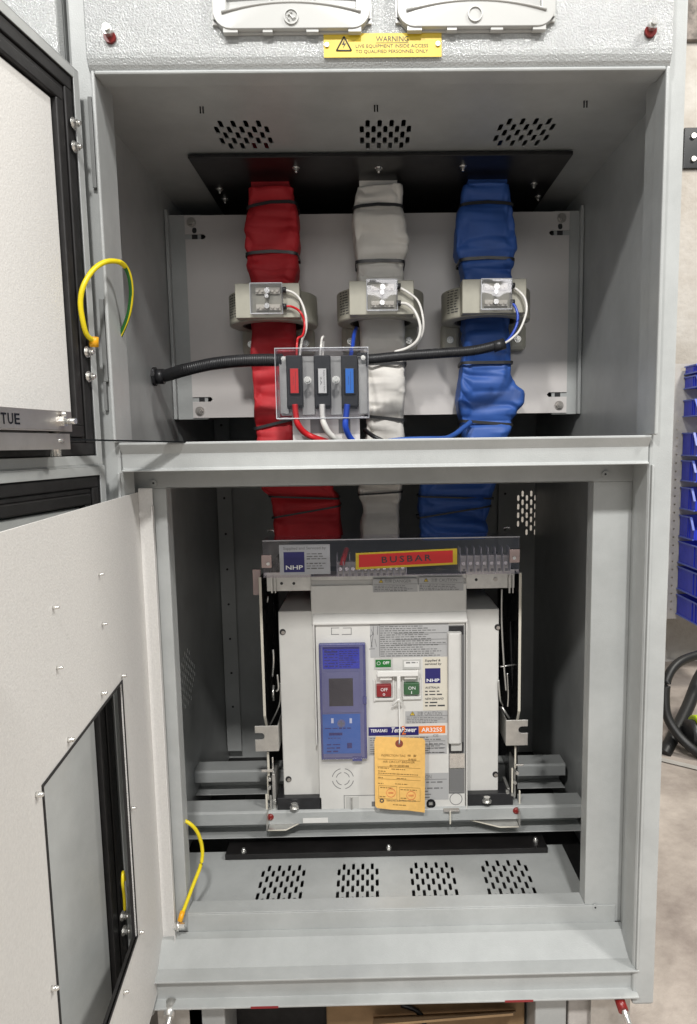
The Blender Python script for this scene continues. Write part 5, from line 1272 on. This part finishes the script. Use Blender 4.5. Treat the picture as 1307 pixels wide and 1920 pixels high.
# ------------------------------------------------------------------ background at the right
YW = 1.90
xbk = P(1277, 900, YW).x
pnl = thing('louvre_panel', 'pale perforated rack panel carrying the blue bins', 'rack', (xbk+0.25, YW, 0.3))
zpt = P(1285, 682, YW).z; zpb = P(1258, 1160, YW).z
hl = []
xe = P(1262, 900, YW).x
for k in range(24): hl.append(circ(xe+0.010, zpb+0.04+k*0.034, 0.004, 8))
for k in range(5): hl.append([(P(1276+k*17,690,YW).x, zpt-0.028), (P(1289+k*17,690,YW).x, zpt-0.028), (P(1289+k*17,690,YW).x, zpt-0.016), (P(1277+k*17,690,YW).x, zpt-0.016)])
V, FS = plate([(xe-0.01, zpb), (xe+0.6, zpb), (xe+0.6, zpt), (xe-0.01, zpt)], hl, 0.002, lambda u, v, t: (u, YW+t, v)); MB().add(V, FS).build('panel', 'panel', pnl)
m = MB().box(xe-0.012, xe-0.008, YW-0.01, YW+0.03, zpb, zpt)
m.build('edge_strip', 'panel', pnl)
zl = [(688,703), (708,730), (751,782), (812,854), (863,901), (913,953), (965,1005), (1014,1054), (1061,1103), (1113,1150)]
ordn = ['topmost', 'second from the top', 'third from the top', 'fourth from the top', 'fifth from the top', 'fifth from the bottom', 'fourth from the bottom', 'third from the bottom', 'second from the bottom', 'bottom']
for i, (a, b) in enumerate(zl):
    z1 = P(1277, a, YW).z; z0 = P(1277, b, YW).z; dpt = 0.13 if i < 7 else 0.24; h = z1-z0; wdt = 0.14
    x0 = xbk+(0 if i > 1 else 0.0); Yb = YW-0.004
    r = thing('storage_bin', 'open blue plastic storage bin, %s in the column on the rack' % ordn[i], 'bin', (x0+wdt/2, Yb-dpt/2, z0), 'blue bins hung on the rack')
    m = MB(); e = 0.003; yf = Yb-dpt; pts = [(Yb, z0), (yf, z0), (yf, z0+h*0.45), (yf+dpt*0.22, z1), (Yb, z1)]
    m.prism(pts, 'x', x0, x0+e); m.prism(pts, 'x', x0+wdt-e, x0+wdt); m.box(x0+e, x0+wdt-e, yf, Yb, z0, z0+e); m.box(x0+e, x0+wdt-e, Yb-e, Yb, z0+e, z1); m.box(x0+e, x0+wdt-e, yf, yf+e, z0+e, z0+h*0.45)
    for k in (0.28, 0.40): m.box(x0-0.003, x0, yf+dpt*k, yf+dpt*k+0.006, z0+0.004, z1-0.004)
    m.build('bin_body', 'bin', r)
    m = MB().box(x0-0.005, x0, yf+dpt*0.2, Yb, z1-0.004, z1+0.001).box(x0-0.005, x0, yf, Yb, z0-0.001, z0+0.004)
    m.prism([(yf-0.001, z0+h*0.45), (yf+0.003, z0+h*0.45), (yf+dpt*0.22+0.003, z1), (yf+dpt*0.22-0.003, z1)], 'x', x0-0.006, x0+0.003); m.build('rim', mat('pale_blue_rim', (0.10, 0.14, 0.5), 0.35) if i == 0 else bpy.data.materials['pale_blue_rim'], r)
    if i < 2: MB().box(x0+0.01, x0+wdt-0.01, yf-0.002, yf, z0+h*0.1, z0+h*0.42).build('label_card', 'whl', r)
p0 = P(1283, 240, 2.13); p1 = P(1330, 316, 2.13)
hp = thing('wall_bracket', 'black steel bracket with two bright screws on the concrete wall', 'bracket', (p0.x+0.04, 2.13, p1.z))
MB().box(p0.x, p1.x, 2.125, 2.138, p1.z, p0.z).build('bracket_plate', 'dark', hp, 0.002)
for b in (255, 298):
    p = P(1300.5, b, 2.12); MB().cyl((p.x, 2.114, p.z), 0.010, 0.011, 'y', 16, 0.012).build('bracket_screw', 'bright', hp)
p = P(1288, 75, 2.12)
o = MB().box(p.x-0.05, p.x+0.9, 2.115, 2.138, p.z, 3.3).build('wall_board', 'wallv', None, 0.003); tag(o, 'dark mottled board high on the concrete wall, top right corner', 'board')
p = P(1270, 1240, 2.1)
o = MB().box(p.x-0.25, p.x+1.2, 2.10, 2.138, 0.0, P(1290,1238,2.1).z).build('skirting_board', 'timber', None, 0.003); tag(o, 'pale skirting board at the foot of the concrete wall', 'skirting')
# hose
o = MB().tube([P(1245,1415,1.15), P(1262,1382,1.2), P(1290,1325,1.3), P(1312,1270,1.4), P(1335,1240,1.45)], 0.021, 16).build('hose', 'hose'); tag(o, 'straight black hose end with a coupling, crossing the looped hose', 'hose')
o = MB().tube([P(1345,1222,1.3), P(1305,1229,1.28), P(1272,1243,1.25), P(1252,1270,1.22), P(1247,1310,1.2), P(1252,1345,1.18), P(1272,1378,1.15), P(1300,1405,1.12), P(1340,1432,1.1)], 0.015, 16).build('hose', 'hose'); tag(o, 'looped black hose curving beside the cabinet above the floor', 'hose')
o = thing('floor_tool', 'small lime green power tool on the floor at the right edge', 'tool', PZ(1318, 1400, 0.0))
p = PZ(1318, 1392, 0.03)
MB().cyl((p.x-0.03, p.y, 0.06), 0.06, 0.11, 'x', 20, 0.05).box(p.x+0.05, p.x+0.2, p.y-0.04, p.y+0.05, 0.03, 0.10).build('housing', 'lime', o, 0.006)
MB().cyl((p.x-0.05, p.y, 0.06), 0.045, 0.03, 'x', 20).cyl((p.x-0.01, p.y, 0.022), 0.02, 0.08, 'x', 14).build('nozzle', 'blkp', o)
pA = PZ(1235, 1423, 0.002); pB = PZ(1330, 1446, 0.002)
m = MB(); dd = (pB-pA).normalized(); nn = Vector((-dd.y, dd.x, 0))*0.012; m.add([tuple(pA-nn*1.5-dd), tuple(pB-nn+dd), tuple(pB+nn+dd), tuple(pA+nn-dd)], [(0,1,2,3)])
m.v = [(v[0], v[1], 0.004) for v in m.v]; o = m.build('floor_line', 'panel'); tag(o, kind='structure')
# stuff for tag on sheets: pale dust sheet area of floor further back
